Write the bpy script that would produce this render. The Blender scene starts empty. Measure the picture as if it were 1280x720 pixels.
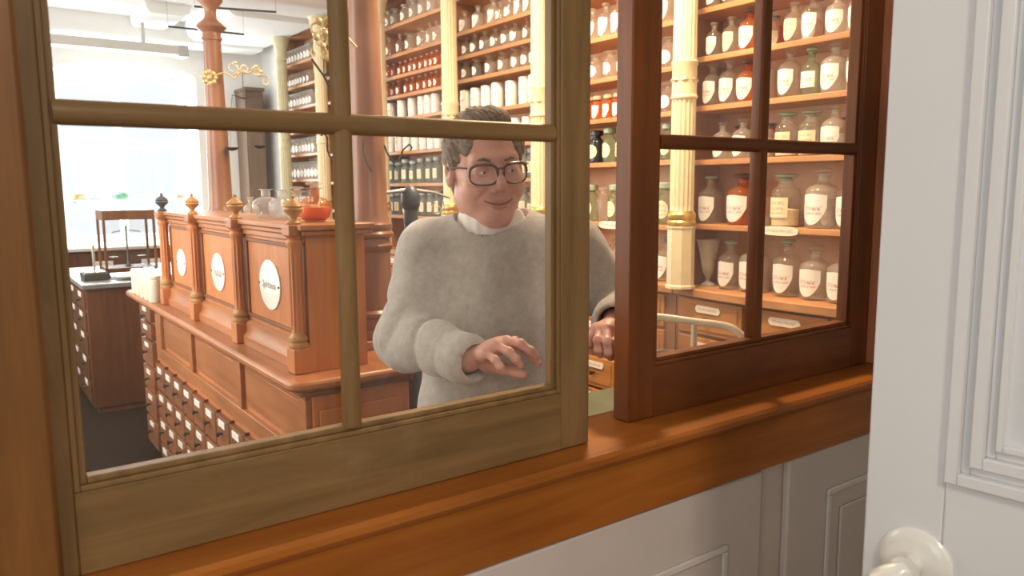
import bpy, math, random
import numpy as np
from mathutils import Vector, Matrix
random.seed(7)
S = bpy.context.scene
COL = S.collection
PI = math.pi

# ------------------------------------------------------------------ camera
F = 966.0; CAMH = 1.45
YAW = math.radians(35.8); TILT = math.radians(7.5); ROLL = math.radians(-0.4)
fw = Vector((math.sin(YAW)*math.cos(TILT), math.cos(YAW)*math.cos(TILT), -math.sin(TILT)))
rt = Vector((math.cos(YAW), -math.sin(YAW), 0)); up = rt.cross(fw)
RT = rt*math.cos(ROLL)+up*math.sin(ROLL); UP = up*math.cos(ROLL)-rt*math.sin(ROLL)
cd = bpy.data.cameras.new('camera'); cam = bpy.data.objects.new('camera', cd); COL.objects.link(cam)
cd.sensor_width = 36; cd.lens = 36*F/1280; cd.clip_start = 0.02
M = Matrix((RT, UP, -fw)).transposed().to_4x4(); M.translation = (0, 0, CAMH); cam.matrix_world = M
cd.dof.use_dof = True; cd.dof.focus_distance = 1.75; cd.dof.aperture_fstop = 7.0
S.camera = cam
def aty(px, py, y):
    r = fw*F+RT*(px-640)-UP*(py-360); r = r*(y/r.y); return (r.x, r.y, CAMH+r.z)
def at(px, py, d):
    return Vector((0, 0, CAMH)) + (fw*F + RT*(px-640) - UP*(py-360))*(d/F)

# ------------------------------------------------------------------ world, lights, exposure
w = bpy.data.worlds.new('world'); S.world = w; w.use_nodes = True
w.node_tree.nodes['Background'].inputs[0].default_value = (0.86, 0.93, 1.0, 1)
w.node_tree.nodes['Background'].inputs[1].default_value = 1.25
S.view_settings.view_transform = 'Standard'; S.view_settings.look = 'None'
S.view_settings.gamma = 1; S.view_settings.exposure = 0.0; S.view_settings.use_curve_mapping = False
S.cycles.max_bounces = 8; S.cycles.transparent_max_bounces = 48; S.cycles.diffuse_bounces = 4
S.cycles.sample_clamp_indirect = 4.0
def area(name, loc, target, sx, sy, power, colr, spread=180):
    l = bpy.data.lights.new(name, 'AREA'); l.shape = 'RECTANGLE'; l.size = sx; l.size_y = sy
    l.energy = power; l.color = colr; l.spread = math.radians(spread)
    o = bpy.data.objects.new(name, l); COL.objects.link(o); o.location = loc
    o.rotation_euler = (Vector(target)-Vector(loc)).to_track_quat('-Z', 'Y').to_euler()
    return o
DAY = (0.93, 0.97, 1.0); WARM = (1.0, 0.74, 0.46)
area('far_window_daylight', (1.5, 8.95, 1.8), (1.5, 4, 1.3), 1.2, 1.6, 95, DAY)
for yy in (3.3, 5.4):   # tall windows in the pharmacy's left wall
    area('left_window_and_fill_light', (-0.66, yy, 1.75), (2.5, yy, 1.3), 1.2, 1.7, 52, (1.0, 0.92, 0.80))
area('hall_window_daylight', (-1.4, -0.5, 1.75), (1.0, 0.9, 1.3), 1.1, 1.5, 11, (1.0, 0.97, 0.93))
area('hall_fill_light', (0.1, -1.1, 2.52), (0.5, 0.2, 0), 0.3, 0.3, 19, (1, .88, .74))  # added fill from behind the camera for the window wall, no fitting here
LAMPS = [(1.95, 2.15, 62), (1.95, 3.3, 29), (1.9, 5.3, 12)]
area('left_window_and_fill_light', (-0.66, 7.45, 1.75), (2.0, 8.0, 1.9), 1.1, 1.7, 17, (.97, .99, 1.0))  # added fill through an extra opening, brightens far wall, ceiling and pelmet
for (lx, ly, pw) in LAMPS:
    area('ceiling_lamp_light', (lx, ly, 2.86), (lx+.12, ly, 0), 0.34, 0.34, pw, WARM)

# ------------------------------------------------------------------ materials
def newmat(name):
    m = bpy.data.materials.new(name); m.use_nodes = True; nt = m.node_tree
    return m, nt, nt.nodes, nt.links, nt.nodes['Principled BSDF']
def plain(name, col, rough=0.5, metal=0.0, bump=0.0, bscale=60, var=0.06, spec=0.5, coat=0.0):
    m, nt, N, L, b = newmat(name)
    b.inputs['Roughness'].default_value = rough; b.inputs['Metallic'].default_value = metal
    b.inputs['Specular IOR Level'].default_value = spec; b.inputs['Coat Weight'].default_value = coat
    tc = N.new('ShaderNodeTexCoord'); nz = N.new('ShaderNodeTexNoise'); nz.inputs['Scale'].default_value = bscale
    nz.inputs['Detail'].default_value = 5; L.new(tc.outputs['Object'], nz.inputs['Vector'])
    cr = N.new('ShaderNodeValToRGB')
    cr.color_ramp.elements[0].position = .3; cr.color_ramp.elements[1].position = .7
    cr.color_ramp.elements[0].color = tuple(c*(1-var) for c in col)+(1,)
    cr.color_ramp.elements[1].color = tuple(min(1, c*(1+var)) for c in col)+(1,)
    L.new(nz.outputs['Fac'], cr.inputs['Fac']); L.new(cr.outputs['Color'], b.inputs['Base Color'])
    if bump:
        bp = N.new('ShaderNodeBump'); bp.inputs['Strength'].default_value = bump; bp.inputs['Distance'].default_value = .002
        L.new(nz.outputs['Fac'], bp.inputs['Height']); L.new(bp.outputs['Normal'], b.inputs['Normal'])
    return m
def wood(name, c1, c2, axis='X', scale=1.0, rough=0.42, wear=None, coat=0.08, rough_b=0.15, spec=.28):
    """grain runs along the given axis"""
    m, nt, N, L, b = newmat(name)
    tc = N.new('ShaderNodeTexCoord'); mp = N.new('ShaderNodeMapping')
    s = {'X': (1.2, 16, 16), 'Y': (16, 1.2, 16), 'Z': (16, 16, 1.2)}[axis]
    mp.inputs['Scale'].default_value = tuple(v*scale for v in s)
    L.new(tc.outputs['Object'], mp.inputs['Vector'])
    n1 = N.new('ShaderNodeTexNoise'); n1.inputs['Scale'].default_value = 1.6; n1.inputs['Detail'].default_value = 8
    n1.inputs['Roughness'].default_value = .62; n1.inputs['Distortion'].default_value = .6
    L.new(mp.outputs['Vector'], n1.inputs['Vector'])
    cr = N.new('ShaderNodeValToRGB'); e = cr.color_ramp.elements
    e[0].position = .32; e[1].position = .68; e[0].color = c2+(1,); e[1].color = c1+(1,)
    L.new(n1.outputs['Fac'], cr.inputs['Fac'])
    n2 = N.new('ShaderNodeTexNoise'); n2.inputs['Scale'].default_value = 2.3; n2.inputs['Detail'].default_value = 3
    L.new(tc.outputs['Object'], n2.inputs['Vector'])
    mx = N.new('ShaderNodeMix'); mx.data_type = 'RGBA'; mx.blend_type = 'MULTIPLY'
    cr2 = N.new('ShaderNodeValToRGB'); f = cr2.color_ramp.elements
    f[0].position = .3; f[1].position = .7; f[0].color = (.74, .72, .70, 1); f[1].color = (1.12, 1.1, 1.08, 1)
    L.new(n2.outputs['Fac'], cr2.inputs['Fac'])
    mx.inputs[0].default_value = 1; L.new(cr.outputs['Color'], mx.inputs[6]); L.new(cr2.outputs['Color'], mx.inputs[7])
    out = mx.outputs[2]
    if wear:
        n3 = N.new('ShaderNodeTexNoise'); n3.inputs['Scale'].default_value = 9; n3.inputs['Detail'].default_value = 8
        n3.inputs['Roughness'].default_value = .75; L.new(tc.outputs['Object'], n3.inputs['Vector'])
        cr3 = N.new('ShaderNodeValToRGB'); g = cr3.color_ramp.elements; g[0].position = .55; g[1].position = .74
        g[0].color = (0, 0, 0, 1); g[1].color = (.5, .5, .5, 1)
        L.new(n3.outputs['Fac'], cr3.inputs['Fac'])
        m2 = N.new('ShaderNodeMix'); m2.data_type = 'RGBA'; L.new(cr3.outputs['Color'], m2.inputs[0])
        L.new(out, m2.inputs[6]); m2.inputs[7].default_value = wear+(1,); out = m2.outputs[2]
    L.new(out, b.inputs['Base Color'])
    b.inputs['Roughness'].default_value = rough; b.inputs['Coat Weight'].default_value = coat; b.inputs['Specular IOR Level'].default_value = spec
    b.inputs['Coat Roughness'].default_value = .25
    bp = N.new('ShaderNodeBump'); bp.inputs['Strength'].default_value = rough_b; bp.inputs['Distance'].default_value = .002
    L.new(n1.outputs['Fac'], bp.inputs['Height']); L.new(bp.outputs['Normal'], b.inputs['Normal'])
    return m
def thin_glass(name, tint, edge=None, refl=1.0, rough=0.03, haze=0.0, hazecol=(.9, .88, .85)):
    m, nt, N, L, b = newmat(name); N.remove(b); out = N['Material Output']
    lw = N.new('ShaderNodeLayerWeight'); lw.inputs['Blend'].default_value = .5
    edge = edge or tuple(t*t*.85 for t in tint)
    mc = N.new('ShaderNodeMix'); mc.data_type = 'RGBA'; mc.inputs[6].default_value = tint+(1,); mc.inputs[7].default_value = edge+(1,)
    pw = N.new('ShaderNodeMath'); pw.operation = 'POWER'; pw.inputs[1].default_value = 1.6
    L.new(lw.outputs['Facing'], pw.inputs[0]); L.new(pw.outputs[0], mc.inputs[0])
    tr = N.new('ShaderNodeBsdfTransparent'); L.new(mc.outputs[2], tr.inputs['Color'])
    gl = N.new('ShaderNodeBsdfGlossy'); gl.inputs['Roughness'].default_value = rough
    p5 = N.new('ShaderNodeMath'); p5.operation = 'POWER'; p5.inputs[1].default_value = 5; L.new(lw.outputs['Facing'], p5.inputs[0])
    ml = N.new('ShaderNodeMath'); ml.operation = 'MULTIPLY_ADD'; ml.inputs[1].default_value = .6*refl; ml.inputs[2].default_value = .035*refl; L.new(p5.outputs[0], ml.inputs[0])
    ms = N.new('ShaderNodeMixShader'); L.new(ml.outputs[0], ms.inputs[0]); L.new(tr.outputs[0], ms.inputs[1]); L.new(gl.outputs[0], ms.inputs[2])
    last = ms
    if haze:
        df = N.new('ShaderNodeBsdfDiffuse'); df.inputs[0].default_value = hazecol+(1,)
        m2 = N.new('ShaderNodeMixShader')
        tc = N.new('ShaderNodeTexCoord'); nz = N.new('ShaderNodeTexNoise'); nz.inputs['Scale'].default_value = 5; nz.inputs['Detail'].default_value = 4
        L.new(tc.outputs['Object'], nz.inputs['Vector'])
        mm = N.new('ShaderNodeMath'); mm.operation = 'MULTIPLY'; mm.inputs[1].default_value = haze*2; L.new(nz.outputs['Fac'], mm.inputs[0])
        L.new(mm.outputs[0], m2.inputs[0]); L.new(ms.outputs[0], m2.inputs[1]); L.new(df.outputs[0], m2.inputs[2]); last = m2
    L.new(last.outputs[0], out.inputs['Surface'])
    return m
def label_mat(name, base, ink, rows=((.52, .07), (.36, .04)), density=.5):
    """enamel or paper label with a line of worn, unreadable writing (UV space of the label)"""
    m, nt, N, L, b = newmat(name); b.inputs['Roughness'].default_value = .45
    uv = N.new('ShaderNodeUVMap'); sp = N.new('ShaderNodeSeparateXYZ'); L.new(uv.outputs[0], sp.inputs[0])
    mp = N.new('ShaderNodeMapping'); mp.inputs['Scale'].default_value = (26, 9, 1); L.new(uv.outputs[0], mp.inputs['Vector'])
    nz = N.new('ShaderNodeTexNoise'); nz.inputs['Scale'].default_value = 1; nz.inputs['Detail'].default_value = 2; L.new(mp.outputs[0], nz.inputs['Vector'])
    gt = N.new('ShaderNodeMath'); gt.operation = 'GREATER_THAN'; gt.inputs[1].default_value = density; L.new(nz.outputs['Fac'], gt.inputs[0])
    tot = None
    for (c, h) in rows:
        a = N.new('ShaderNodeMath'); a.operation = 'COMPARE'; a.inputs[1].default_value = c; a.inputs[2].default_value = h; L.new(sp.outputs['Y'], a.inputs[0])
        if tot is None: tot = a
        else:
            q = N.new('ShaderNodeMath'); q.operation = 'MAXIMUM'; L.new(tot.outputs[0], q.inputs[0]); L.new(a.outputs[0], q.inputs[1]); tot = q
    edge = N.new('ShaderNodeMath'); edge.operation = 'COMPARE'; edge.inputs[1].default_value = .5; edge.inputs[2].default_value = .36; L.new(sp.outputs['X'], edge.inputs[0])
    p = N.new('ShaderNodeMath'); p.operation = 'MULTIPLY'; L.new(tot.outputs[0], p.inputs[0]); L.new(gt.outputs[0], p.inputs[1])
    p2 = N.new('ShaderNodeMath'); p2.operation = 'MULTIPLY'; L.new(p.outputs[0], p2.inputs[0]); L.new(edge.outputs[0], p2.inputs[1])
    p3 = N.new('ShaderNodeMath'); p3.operation = 'MULTIPLY'; p3.inputs[1].default_value = .6; L.new(p2.outputs[0], p3.inputs[0])
    mx = N.new('ShaderNodeMix'); mx.data_type = 'RGBA'; L.new(p3.outputs[0], mx.inputs[0])
    mx.inputs[6].default_value = base+(1,); mx.inputs[7].default_value = ink+(1,); L.new(mx.outputs[2], b.inputs['Base Color'])
    return m

SHELF_W = wood('shelf_wood', (.60, .31, .135), (.45, .205, .08), 'Y', rough=.45)
SHELF_V = wood('shelf_wood_upright', (.40, .21, .11), (.28, .135, .065), 'Z', rough=.5)
BACKP = plain('shelf_back_board', (.64, .41, .27), .7, bscale=8, var=.12)
COUNTER = wood('counter_wood', (.58, .235, .088), (.44, .155, .052), 'Z', rough=.4)
COUNTER_Y = wood('counter_wood_long', (.46, .20, .085), (.33, .125, .05), 'Y', rough=.35)
COUNTER_D = wood('counter_drawer_wood', (.28, .115, .05), (.17, .065, .027), 'Y', rough=.5)
TURNED = wood('turned_wood', (.50, .29, .11), (.34, .18, .06), 'Z', rough=.4)
DARKW = wood('dark_wood', (.22, .10, .045), (.13, .055, .022), 'Z', rough=.45)
CAB2W = wood('old_cabinet_wood', (.135, .050, .016), (.07, .025, .008), 'Z', rough=.6, coat=0, spec=.15)
COLUMN_R = wood('red_column_wood', (.34, .165, .10), (.25, .115, .07), 'Z', rough=.36, coat=.25)
DRAWW = wood('orange_drawer_wood', (.60, .28, .09), (.44, .18, .05), 'Y', rough=.4)
SASH_OLD = wood('weathered_sash_wood', (.285, .170, .068), (.170, .098, .036), 'X', rough=.5, wear=(.27, .19, .10), coat=.1)
SASH_OLD_V = wood('weathered_sash_wood_upright', (.285, .170, .068), (.170, .098, .036), 'Z', rough=.5, wear=(.27, .19, .10), coat=.1)
SASH_RED = wood('varnished_sash_wood', (.235, .070, .014), (.135, .038, .007), 'X', rough=.42, coat=.06)
SASH_RED_V = wood('varnished_sash_wood_upright', (.235, .070, .014), (.135, .038, .007), 'Z', rough=.42, coat=.06)
POSTW = wood('window_post_wood', (.27, .115, .030), (.14, .058, .014), 'Z', rough=.42, coat=.2)
POSTR = wood('right_post_wood', (.66, .28, .15), (.50, .20, .10), 'Z', rough=.3, coat=.5)
SILLW = wood('sill_wood', (.46, .155, .024), (.32, .095, .013), 'X', rough=.40, coat=.06, rough_b=.08)
WHITEP = plain('white_wall_plaster', (.80, .80, .78), .85, bump=.15, bscale=25, var=.02)
CEILP = plain('white_ceiling_plaster', (.80, .80, .79), .9, bump=.1, bscale=12, var=.02)
PANELP = plain('warm_white_panel_paint', (.66, .575, .525), .5, bscale=6, var=.03)
DOORP = plain('white_door_paint', (.70, .71, .725), .42, bscale=5, var=.012)
PORC = plain('porcelain_white', (.86, .84, .80), .2, var=.02, coat=.5)
KNOBP = plain('ivory_knob_white', (.80, .79, .74), .3, var=.02, coat=.3)
CREAM = plain('cream_column_paint', (.76, .66, .43), .42, bscale=20, var=.05)
CREAM2 = plain('greenish_cream_paint', (.60, .56, .36), .5, bscale=20, var=.08)
GOLD = plain('gilded_brass', (.72, .50, .16), .32, metal=.75, var=.12)
BRASS = plain('pale_brass', (.66, .55, .31), .4, metal=.45, var=.15)
IRON = plain('dark_iron', (.05, .05, .05), .5, metal=.4)
GREYI = plain('grey_cast_iron', (.085, .10, .12), .45, metal=.4, var=.2)
STEEL = plain('brushed_steel', (.55, .55, .54), .35, metal=.8)
SLATE = plain('dark_worktop', (.16, .16, .16), .35, bscale=12, var=.15)
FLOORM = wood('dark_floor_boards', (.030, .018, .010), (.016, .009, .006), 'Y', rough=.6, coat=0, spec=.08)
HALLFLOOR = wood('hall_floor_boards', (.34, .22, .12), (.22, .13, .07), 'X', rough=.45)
GREENT = plain('green_grey_worktop', (.085, .10, .06), .4, bscale=14, var=.18)
GREENE = plain('green_worktop_edge', (.08, .11, .08), .4, bscale=14, var=.15)
TUBEP = plain('cream_tube_paint', (.68, .60, .46), .35, var=.05)
PANE = thin_glass('window_pane', (.99, .99, .985), (.97, .97, .96), refl=1.0, rough=.02, haze=.0)
PANEH = thin_glass('reflection_haze_pane', (.99, .985, .97), (.96, .96, .94), refl=1.0, rough=.05, haze=.055, hazecol=(.9, .8, .74))  # pale reflection haze of the hall mixed into the glass colour
PANEL_ = thin_glass('old_window_pane', (.99, .99, .985), (.97, .97, .96), refl=1.0, rough=.03, haze=.006)
CLEAR = thin_glass('clear_bottle_glass', (.97, .97, .955), (.84, .82, .77), rough=.05, haze=.07, hazecol=(.95, .85, .70))
CLOUD = thin_glass('cloudy_bottle_glass', (.95, .94, .91), (.82, .80, .76), rough=.15, haze=.17, hazecol=(.95, .88, .78))
AMBER = thin_glass('amber_bottle_glass', (.97, .55, .25), (.78, .30, .08), rough=.05, haze=.15, hazecol=(.95, .33, .07))
BLUEG = thin_glass('blue_green_bottle_glass', (.72, .80, .79), (.36, .45, .46), rough=.08, haze=.20, hazecol=(.50, .62, .62))
GREENG = thin_glass('pale_green_bottle_glass', (.86, .92, .80), (.50, .62, .46), rough=.06, haze=.08, hazecol=(.55, .75, .5))
BLACKG = plain('black_bottle_glass', (.02, .02, .025), .12, var=.1)
GCAP = plain('green_glass_stopper', (.34, .42, .30), .25, var=.1)
BCAP = plain('blue_grey_stopper', (.42, .50, .52), .3, var=.1)
DCAP = plain('dark_stopper', (.12, .08, .06), .35, var=.1)
TANCAP = plain('tan_paper_cap', (.62, .42, .26), .6, var=.1)
POWDER = plain('pale_powder', (.80, .66, .42), .9, bscale=90, var=.12)
ORANGEL = plain('amber_liquid', (.80, .22, .02), .15, var=.08)
LAB_W = label_mat('white_enamel_label', (.86, .84, .80), (.35, .08, .07))
LAB_C = label_mat('cream_paper_label', (.84, .74, .50), (.20, .15, .10), rows=((.72, .08), (.45, .06), (.22, .04)))
LAB_JAR = label_mat('painted_jar_script', (.86, .84, .80), (.12, .12, .14), rows=((.55, .10),), density=.47)
LAB_P = label_mat('drawer_plate_enamel', (.88, .80, .66), (.45, .16, .10), rows=((.5, .16),), density=.48)
LAB_G = label_mat('small_drawer_plate', (.84, .84, .80), (.2, .2, .2), rows=((.5, .16),), density=.5)
OVAL1 = label_mat('oval_enamel_worn_script', (.90, .90, .86), (.3, .3, .3), rows=((.52, .07),), density=.45)
WHITEEN = plain('white_enamel', (.90, .90, .86), .25, var=.01)
INK = plain('grey_lettering', (.33, .33, .31), .5)

# ------------------------------------------------------------------ mesh helpers
class MB:
    def __init__(s): s.v = []; s.f = []; s.uv = {}
    def box(s, x0, x1, y0, y1, z0, z1):
        b = len(s.v)
        s.v += [(x, y, z) for z in (z0, z1) for y in (y0, y1) for x in (x0, x1)]
        s.f += [tuple(b+i for i in q) for q in ((0, 2, 3, 1), (4, 5, 7, 6), (0, 1, 5, 4), (2, 6, 7, 3), (0, 4, 6, 2), (1, 3, 7, 5))]
        return s
    def lathe(s, prof, cx=0, cy=0, cz=0, n=20, flute=0, fdepth=0, fz=(0, 0), cap=True):
        b = len(s.v)
        for (r, z) in prof:
            for k in range(n):
                rr = r
                if flute and fz[0] <= z <= fz[1]: rr = r - fdepth*(0.5-0.5*math.cos(2*PI*k*flute/n))
                a = 2*PI*k/n; s.v.append((cx+rr*math.cos(a), cy+rr*math.sin(a), cz+z))
        for i in range(len(prof)-1):
            for k in range(n):
                k2 = (k+1) % n
                s.f.append((b+i*n+k, b+i*n+k2, b+(i+1)*n+k2, b+(i+1)*n+k))
        if cap:
            if prof[0][0] > 1e-5: s.f.append(tuple(b+k for k in reversed(range(n))))
            if prof[-1][0] > 1e-5: s.f.append(tuple(b+(len(prof)-1)*n+k for k in range(n)))
        return s
    def tube(s, pts, r, n=10):
        pts = [Vector(p) for p in pts]; b = len(s.v); m = len(pts)
        rr = r if isinstance(r, (list, tuple)) else [r]*m
        t0 = (pts[1]-pts[0]).normalized(); u = t0.orthogonal().normalized()
        for i in range(m):
            t = (pts[min(i+1, m-1)]-pts[max(i-1, 0)]).normalized()
            u = (u - t*u.dot(t)).normalized(); v = t.cross(u)
            for k in range(n):
                a = 2*PI*k/n; s.v.append(tuple(pts[i]+(u*math.cos(a)+v*math.sin(a))*rr[i]))
        for i in range(m-1):
            for k in range(n):
                k2 = (k+1) % n; s.f.append((b+i*n+k, b+i*n+k2, b+(i+1)*n+k2, b+(i+1)*n+k))
        s.f.append(tuple(b+k for k in reversed(range(n)))); s.f.append(tuple(b+(m-1)*n+k for k in range(n)))
        return s
    def prism(s, poly, h0, h1, axis='X'):
        """polygon extruded along an axis: X -> poly is (y,z); Y -> (x,z); Z -> (x,y)"""
        b = len(s.v); n = len(poly)
        f = {'X': lambda p, h: (h, p[0], p[1]), 'Y': lambda p, h: (p[0], h, p[1]), 'Z': lambda p, h: (p[0], p[1], h)}[axis]
        for h in (h0, h1):
            for p in poly: s.v.append(f(p, h))
        s.f.append(tuple(b+i for i in reversed(range(n)))); s.f.append(tuple(b+n+i for i in range(n)))
        for i in range(n):
            j = (i+1) % n; s.f.append((b+i, b+j, b+n+j, b+n+i))
        return s
    def sphere(s, c, r, n=14, m=9, sc=(1, 1, 1)):
        prof = [(math.sin(PI*i/m), -math.cos(PI*i/m)) for i in range(m+1)]
        b = len(s.v)
        for (q, z) in prof:
            for k in range(n):
                a = 2*PI*k/n; s.v.append((c[0]+r*sc[0]*q*math.cos(a), c[1]+r*sc[1]*q*math.sin(a), c[2]+r*sc[2]*z))
        for i in range(m):
            for k in range(n):
                k2 = (k+1) % n; s.f.append((b+i*n+k, b+i*n+k2, b+(i+1)*n+k2, b+(i+1)*n+k))
        return s
    def build(s, name, mat, parent=None, bevel=0, smooth=True, label=None, angle=35, fixn=False):
        me = bpy.data.meshes.new(name); me.from_pydata(s.v, [], s.f); me.materials.append(mat)
        if fixn:
            import bmesh
            bm = bmesh.new(); bm.from_mesh(me); bmesh.ops.recalc_face_normals(bm, faces=bm.faces); bm.to_mesh(me); bm.free()
        if s.uv:
            ul = me.uv_layers.new(name='UVMap')
            for lp in me.loops: ul.data[lp.index].uv = s.uv.get(lp.vertex_index, (0, 0))
        if smooth:
            me.shade_smooth(); me.set_sharp_from_angle(angle=math.radians(angle))
        me.update()
        o = bpy.data.objects.new(name, me); COL.objects.link(o)
        if parent: o.parent = parent
        if bevel:
            md = o.modifiers.new('bevel', 'BEVEL'); md.width = bevel; md.segments = 2; md.limit_method = 'ANGLE'
        if label: o['label'] = label
        return o
def thing(name, label, cat, loc=(0, 0, 0), rz=0, group=None):
    o = bpy.data.objects.new(name, None); COL.objects.link(o); o.location = loc; o.rotation_euler = (0, 0, rz)
    o.empty_display_size = .05
    return tag(o, label, cat, group)
def tag(o, label, cat, group=None):
    o['label'] = label; o['category'] = cat
    if group: o['group'] = group
    return o
def struct(o, label=None):
    o['kind'] = 'structure'
    if label: o['label'] = label
    return o
def dup(root, loc, rz=None):
    r = root.copy(); COL.objects.link(r); r.location = loc
    if rz is not None: r.rotation_euler = (0, 0, rz)
    for ch in root.children:
        c = ch.copy(); COL.objects.link(c); c.parent = r
        for g in ch.children:
            d = g.copy(); COL.objects.link(d); d.parent = c
    return r
def curved_patch(R, half, zlo, zhi, n=12, lift=.0008, phi0=PI):
    """label wrapped round a cylinder of radius R, facing local -x"""
    mb = MB(); rows = 6
    for i in range(n+1):
        u = -1+2*i/n; a = phi0+u*half
        lo, hi = zlo(u), zhi(u)
        for j in range(rows+1):
            z = lo+(hi-lo)*j/rows
            mb.uv[len(mb.v)] = (i/n, (z-zlo(0))/(max(1e-6, zhi(0)-zlo(0))))
            mb.v.append(((R+lift)*math.cos(a), (R+lift)*math.sin(a), z))
    for i in range(n):
        for j in range(rows):
            a = i*(rows+1)+j; mb.f.append((a, a+rows+1, a+rows+2, a+1))
    return mb

# ------------------------------------------------------------------ structure
SY = 0.985   # hall face of window wall
# pharmacy floor and hall floor
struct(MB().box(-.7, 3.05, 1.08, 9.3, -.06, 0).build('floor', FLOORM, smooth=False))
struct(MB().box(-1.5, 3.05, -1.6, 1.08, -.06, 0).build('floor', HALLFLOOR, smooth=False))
struct(MB().box(-.7, 3.05, 1.08, 9.3, 3.0, 3.08).build('ceiling', CEILP, smooth=False))
struct(MB().box(-1.5, 3.05, -1.6, 1.08, 2.6, 2.68).build('ceiling', CEILP, smooth=False))
# right wall (behind the shelves) and the pier at its far end
struct(MB().box(2.95, 3.05, 1.08, 9.3, 0, 3.0).build('wall_right', WHITEP, smooth=False))
struct(MB().box(2.83, 2.95, 7.64, 8.5, 0, 3.0).build('wall_pier', WHITEP, smooth=False))
# left wall of the pharmacy with two tall windows and a third one added for fill light
def wall_with_openings(name, axis, c0, c1, a0, a1, z0, z1, opens, mat):
    """openings: (a_lo, a_hi, z_lo, z_hi) along the wall"""
    mb = MB()
    def bx(p0, p1, q0, q1):
        if p1-p0 < 1e-4 or q1-q0 < 1e-4: return
        if axis == 'X': mb.box(p0, p1, c0, c1, q0, q1)
        else: mb.box(c0, c1, p0, p1, q0, q1)
    cur = a0
    for (l, h, zl, zh) in sorted(opens):
        bx(cur, l, z0, z1); bx(l, h, z0, zl); bx(l, h, zh, z1); cur = h
    bx(cur, a1, z0, z1)
    return struct(mb.build(name, mat, smooth=False))
wall_with_openings('wall_left', 'Y', -.8, -.6, 1.08, 9.3, 0, 3.0, [(2.65, 3.95, .85, 2.65), (4.75, 6.05, .85, 2.65), (6.85, 8.05, .85, 2.65)], WHITEP)
def casement(name, axis, c, a0, a1, z0, z1, mat, cross=(.5, .62), th=.05, fr=.06):
    fm = MB(); pn = MB()
    def b(mb, p0, p1, q0, q1, t):
        if axis == 'X': mb.box(p0, p1, c-t/2, c+t/2, q0, q1)
        else: mb.box(c-t/2, c+t/2, p0, p1, q0, q1)
    b(fm, a0, a0+fr, z0, z1, th); b(fm, a1-fr, a1, z0, z1, th); b(fm, a0+fr, a1-fr, z0, z0+fr, th); b(fm, a0+fr, a1-fr, z1-fr, z1, th)
    xm = a0+(a1-a0)*cross[0]; zm = z0+(z1-z0)*cross[1]
    b(fm, xm-.035, xm+.035, z0+fr, zm-.03, th*.9); b(fm, xm-.035, xm+.035, zm+.03, z1-fr, th*.9); b(fm, a0+fr, a1-fr, zm-.03, zm+.03, th*1.1)
    b(pn, a0+fr-.004, a1-fr+.004, z0+fr-.004, z1-fr+.004, .004)
    o = struct(fm.build(name, mat, bevel=.004))
    p = pn.build('window_pane', PANE, o, smooth=False)
    return o
WINPAINT = plain('white_window_paint', (.78, .80, .80), .45, var=.02)
casement('window_1', 'Y', -.72, 2.65, 3.95, .85, 2.65, WINPAINT)
casement('window_2', 'Y', -.72, 4.75, 6.05, .85, 2.65, WINPAINT)
casement('window_added', 'Y', -.72, 6.85, 8.05, .85, 2.65, WINPAINT)  # added window, unseen, made for the far-wall fill
# far wall with the arched window recess
FY = 8.5
X0, X1, ZB, ZT = .87, 2.14, .90, 2.56
mb = MB()
mb.box(-.6, X0, FY, 9.1, 0, 3.0).box(X1, 2.95, FY, 9.1, 0, 3.0).box(X0, X1, FY, 9.1, 0, ZB)
na = 16; xc = (X0+X1)/2; hw = (X1-X0)/2
poly = [(X0, 3.0)]+[(xc-hw*math.cos(PI*i/na), ZT+.11*math.sin(PI*i/na)) for i in range(na+1)]+[(X1, 3.0)]
mb.prism(poly, FY, 9.1, 'Y')
struct(mb.build('wall_far', WHITEP, smooth=False, fixn=True))
casement('window_3', 'X', 9.0, X0, X1, ZB, 2.70, WINPAINT, cross=(.47, .56), th=.06, fr=.075)
# inner window bar with its handle knobs
# hall walls: left wall with a window, back wall, right wall
wall_with_openings('wall_hall_left', 'Y', -1.5, -1.4, -1.6, .985, 0, 2.6, [(-1.1, .1, .95, 2.45)], WHITEP)
casement('window_4', 'Y', -1.45, -1.1, .1, .95, 2.45, WINPAINT)
struct(MB().box(-1.5, 3.05, -1.7, -1.6, 0, 2.6).build('wall_hall_back', WHITEP, smooth=False))
struct(MB().box(2.95, 3.05, -1.6, 1.08, 0, 2.6).build('wall_hall_right', WHITEP, smooth=False))
# window wall: solid above, below and beside the sash opening (opening x .0-1.95, z .86-2.15)
XL, XR, ZS, ZH = -.14, 1.955, .86, 2.12
mb = MB()
mb.box(-1.4, XL, SY, 1.08, 0, 3.0).box(XR, 2.95, SY, 1.08, 0, 3.0).box(XL, XR, SY, 1.08, 0, ZS).box(XL, XR, SY, 1.08, ZH, 3.0)
struct(mb.build('wall_front', WHITEP, smooth=False))
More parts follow.
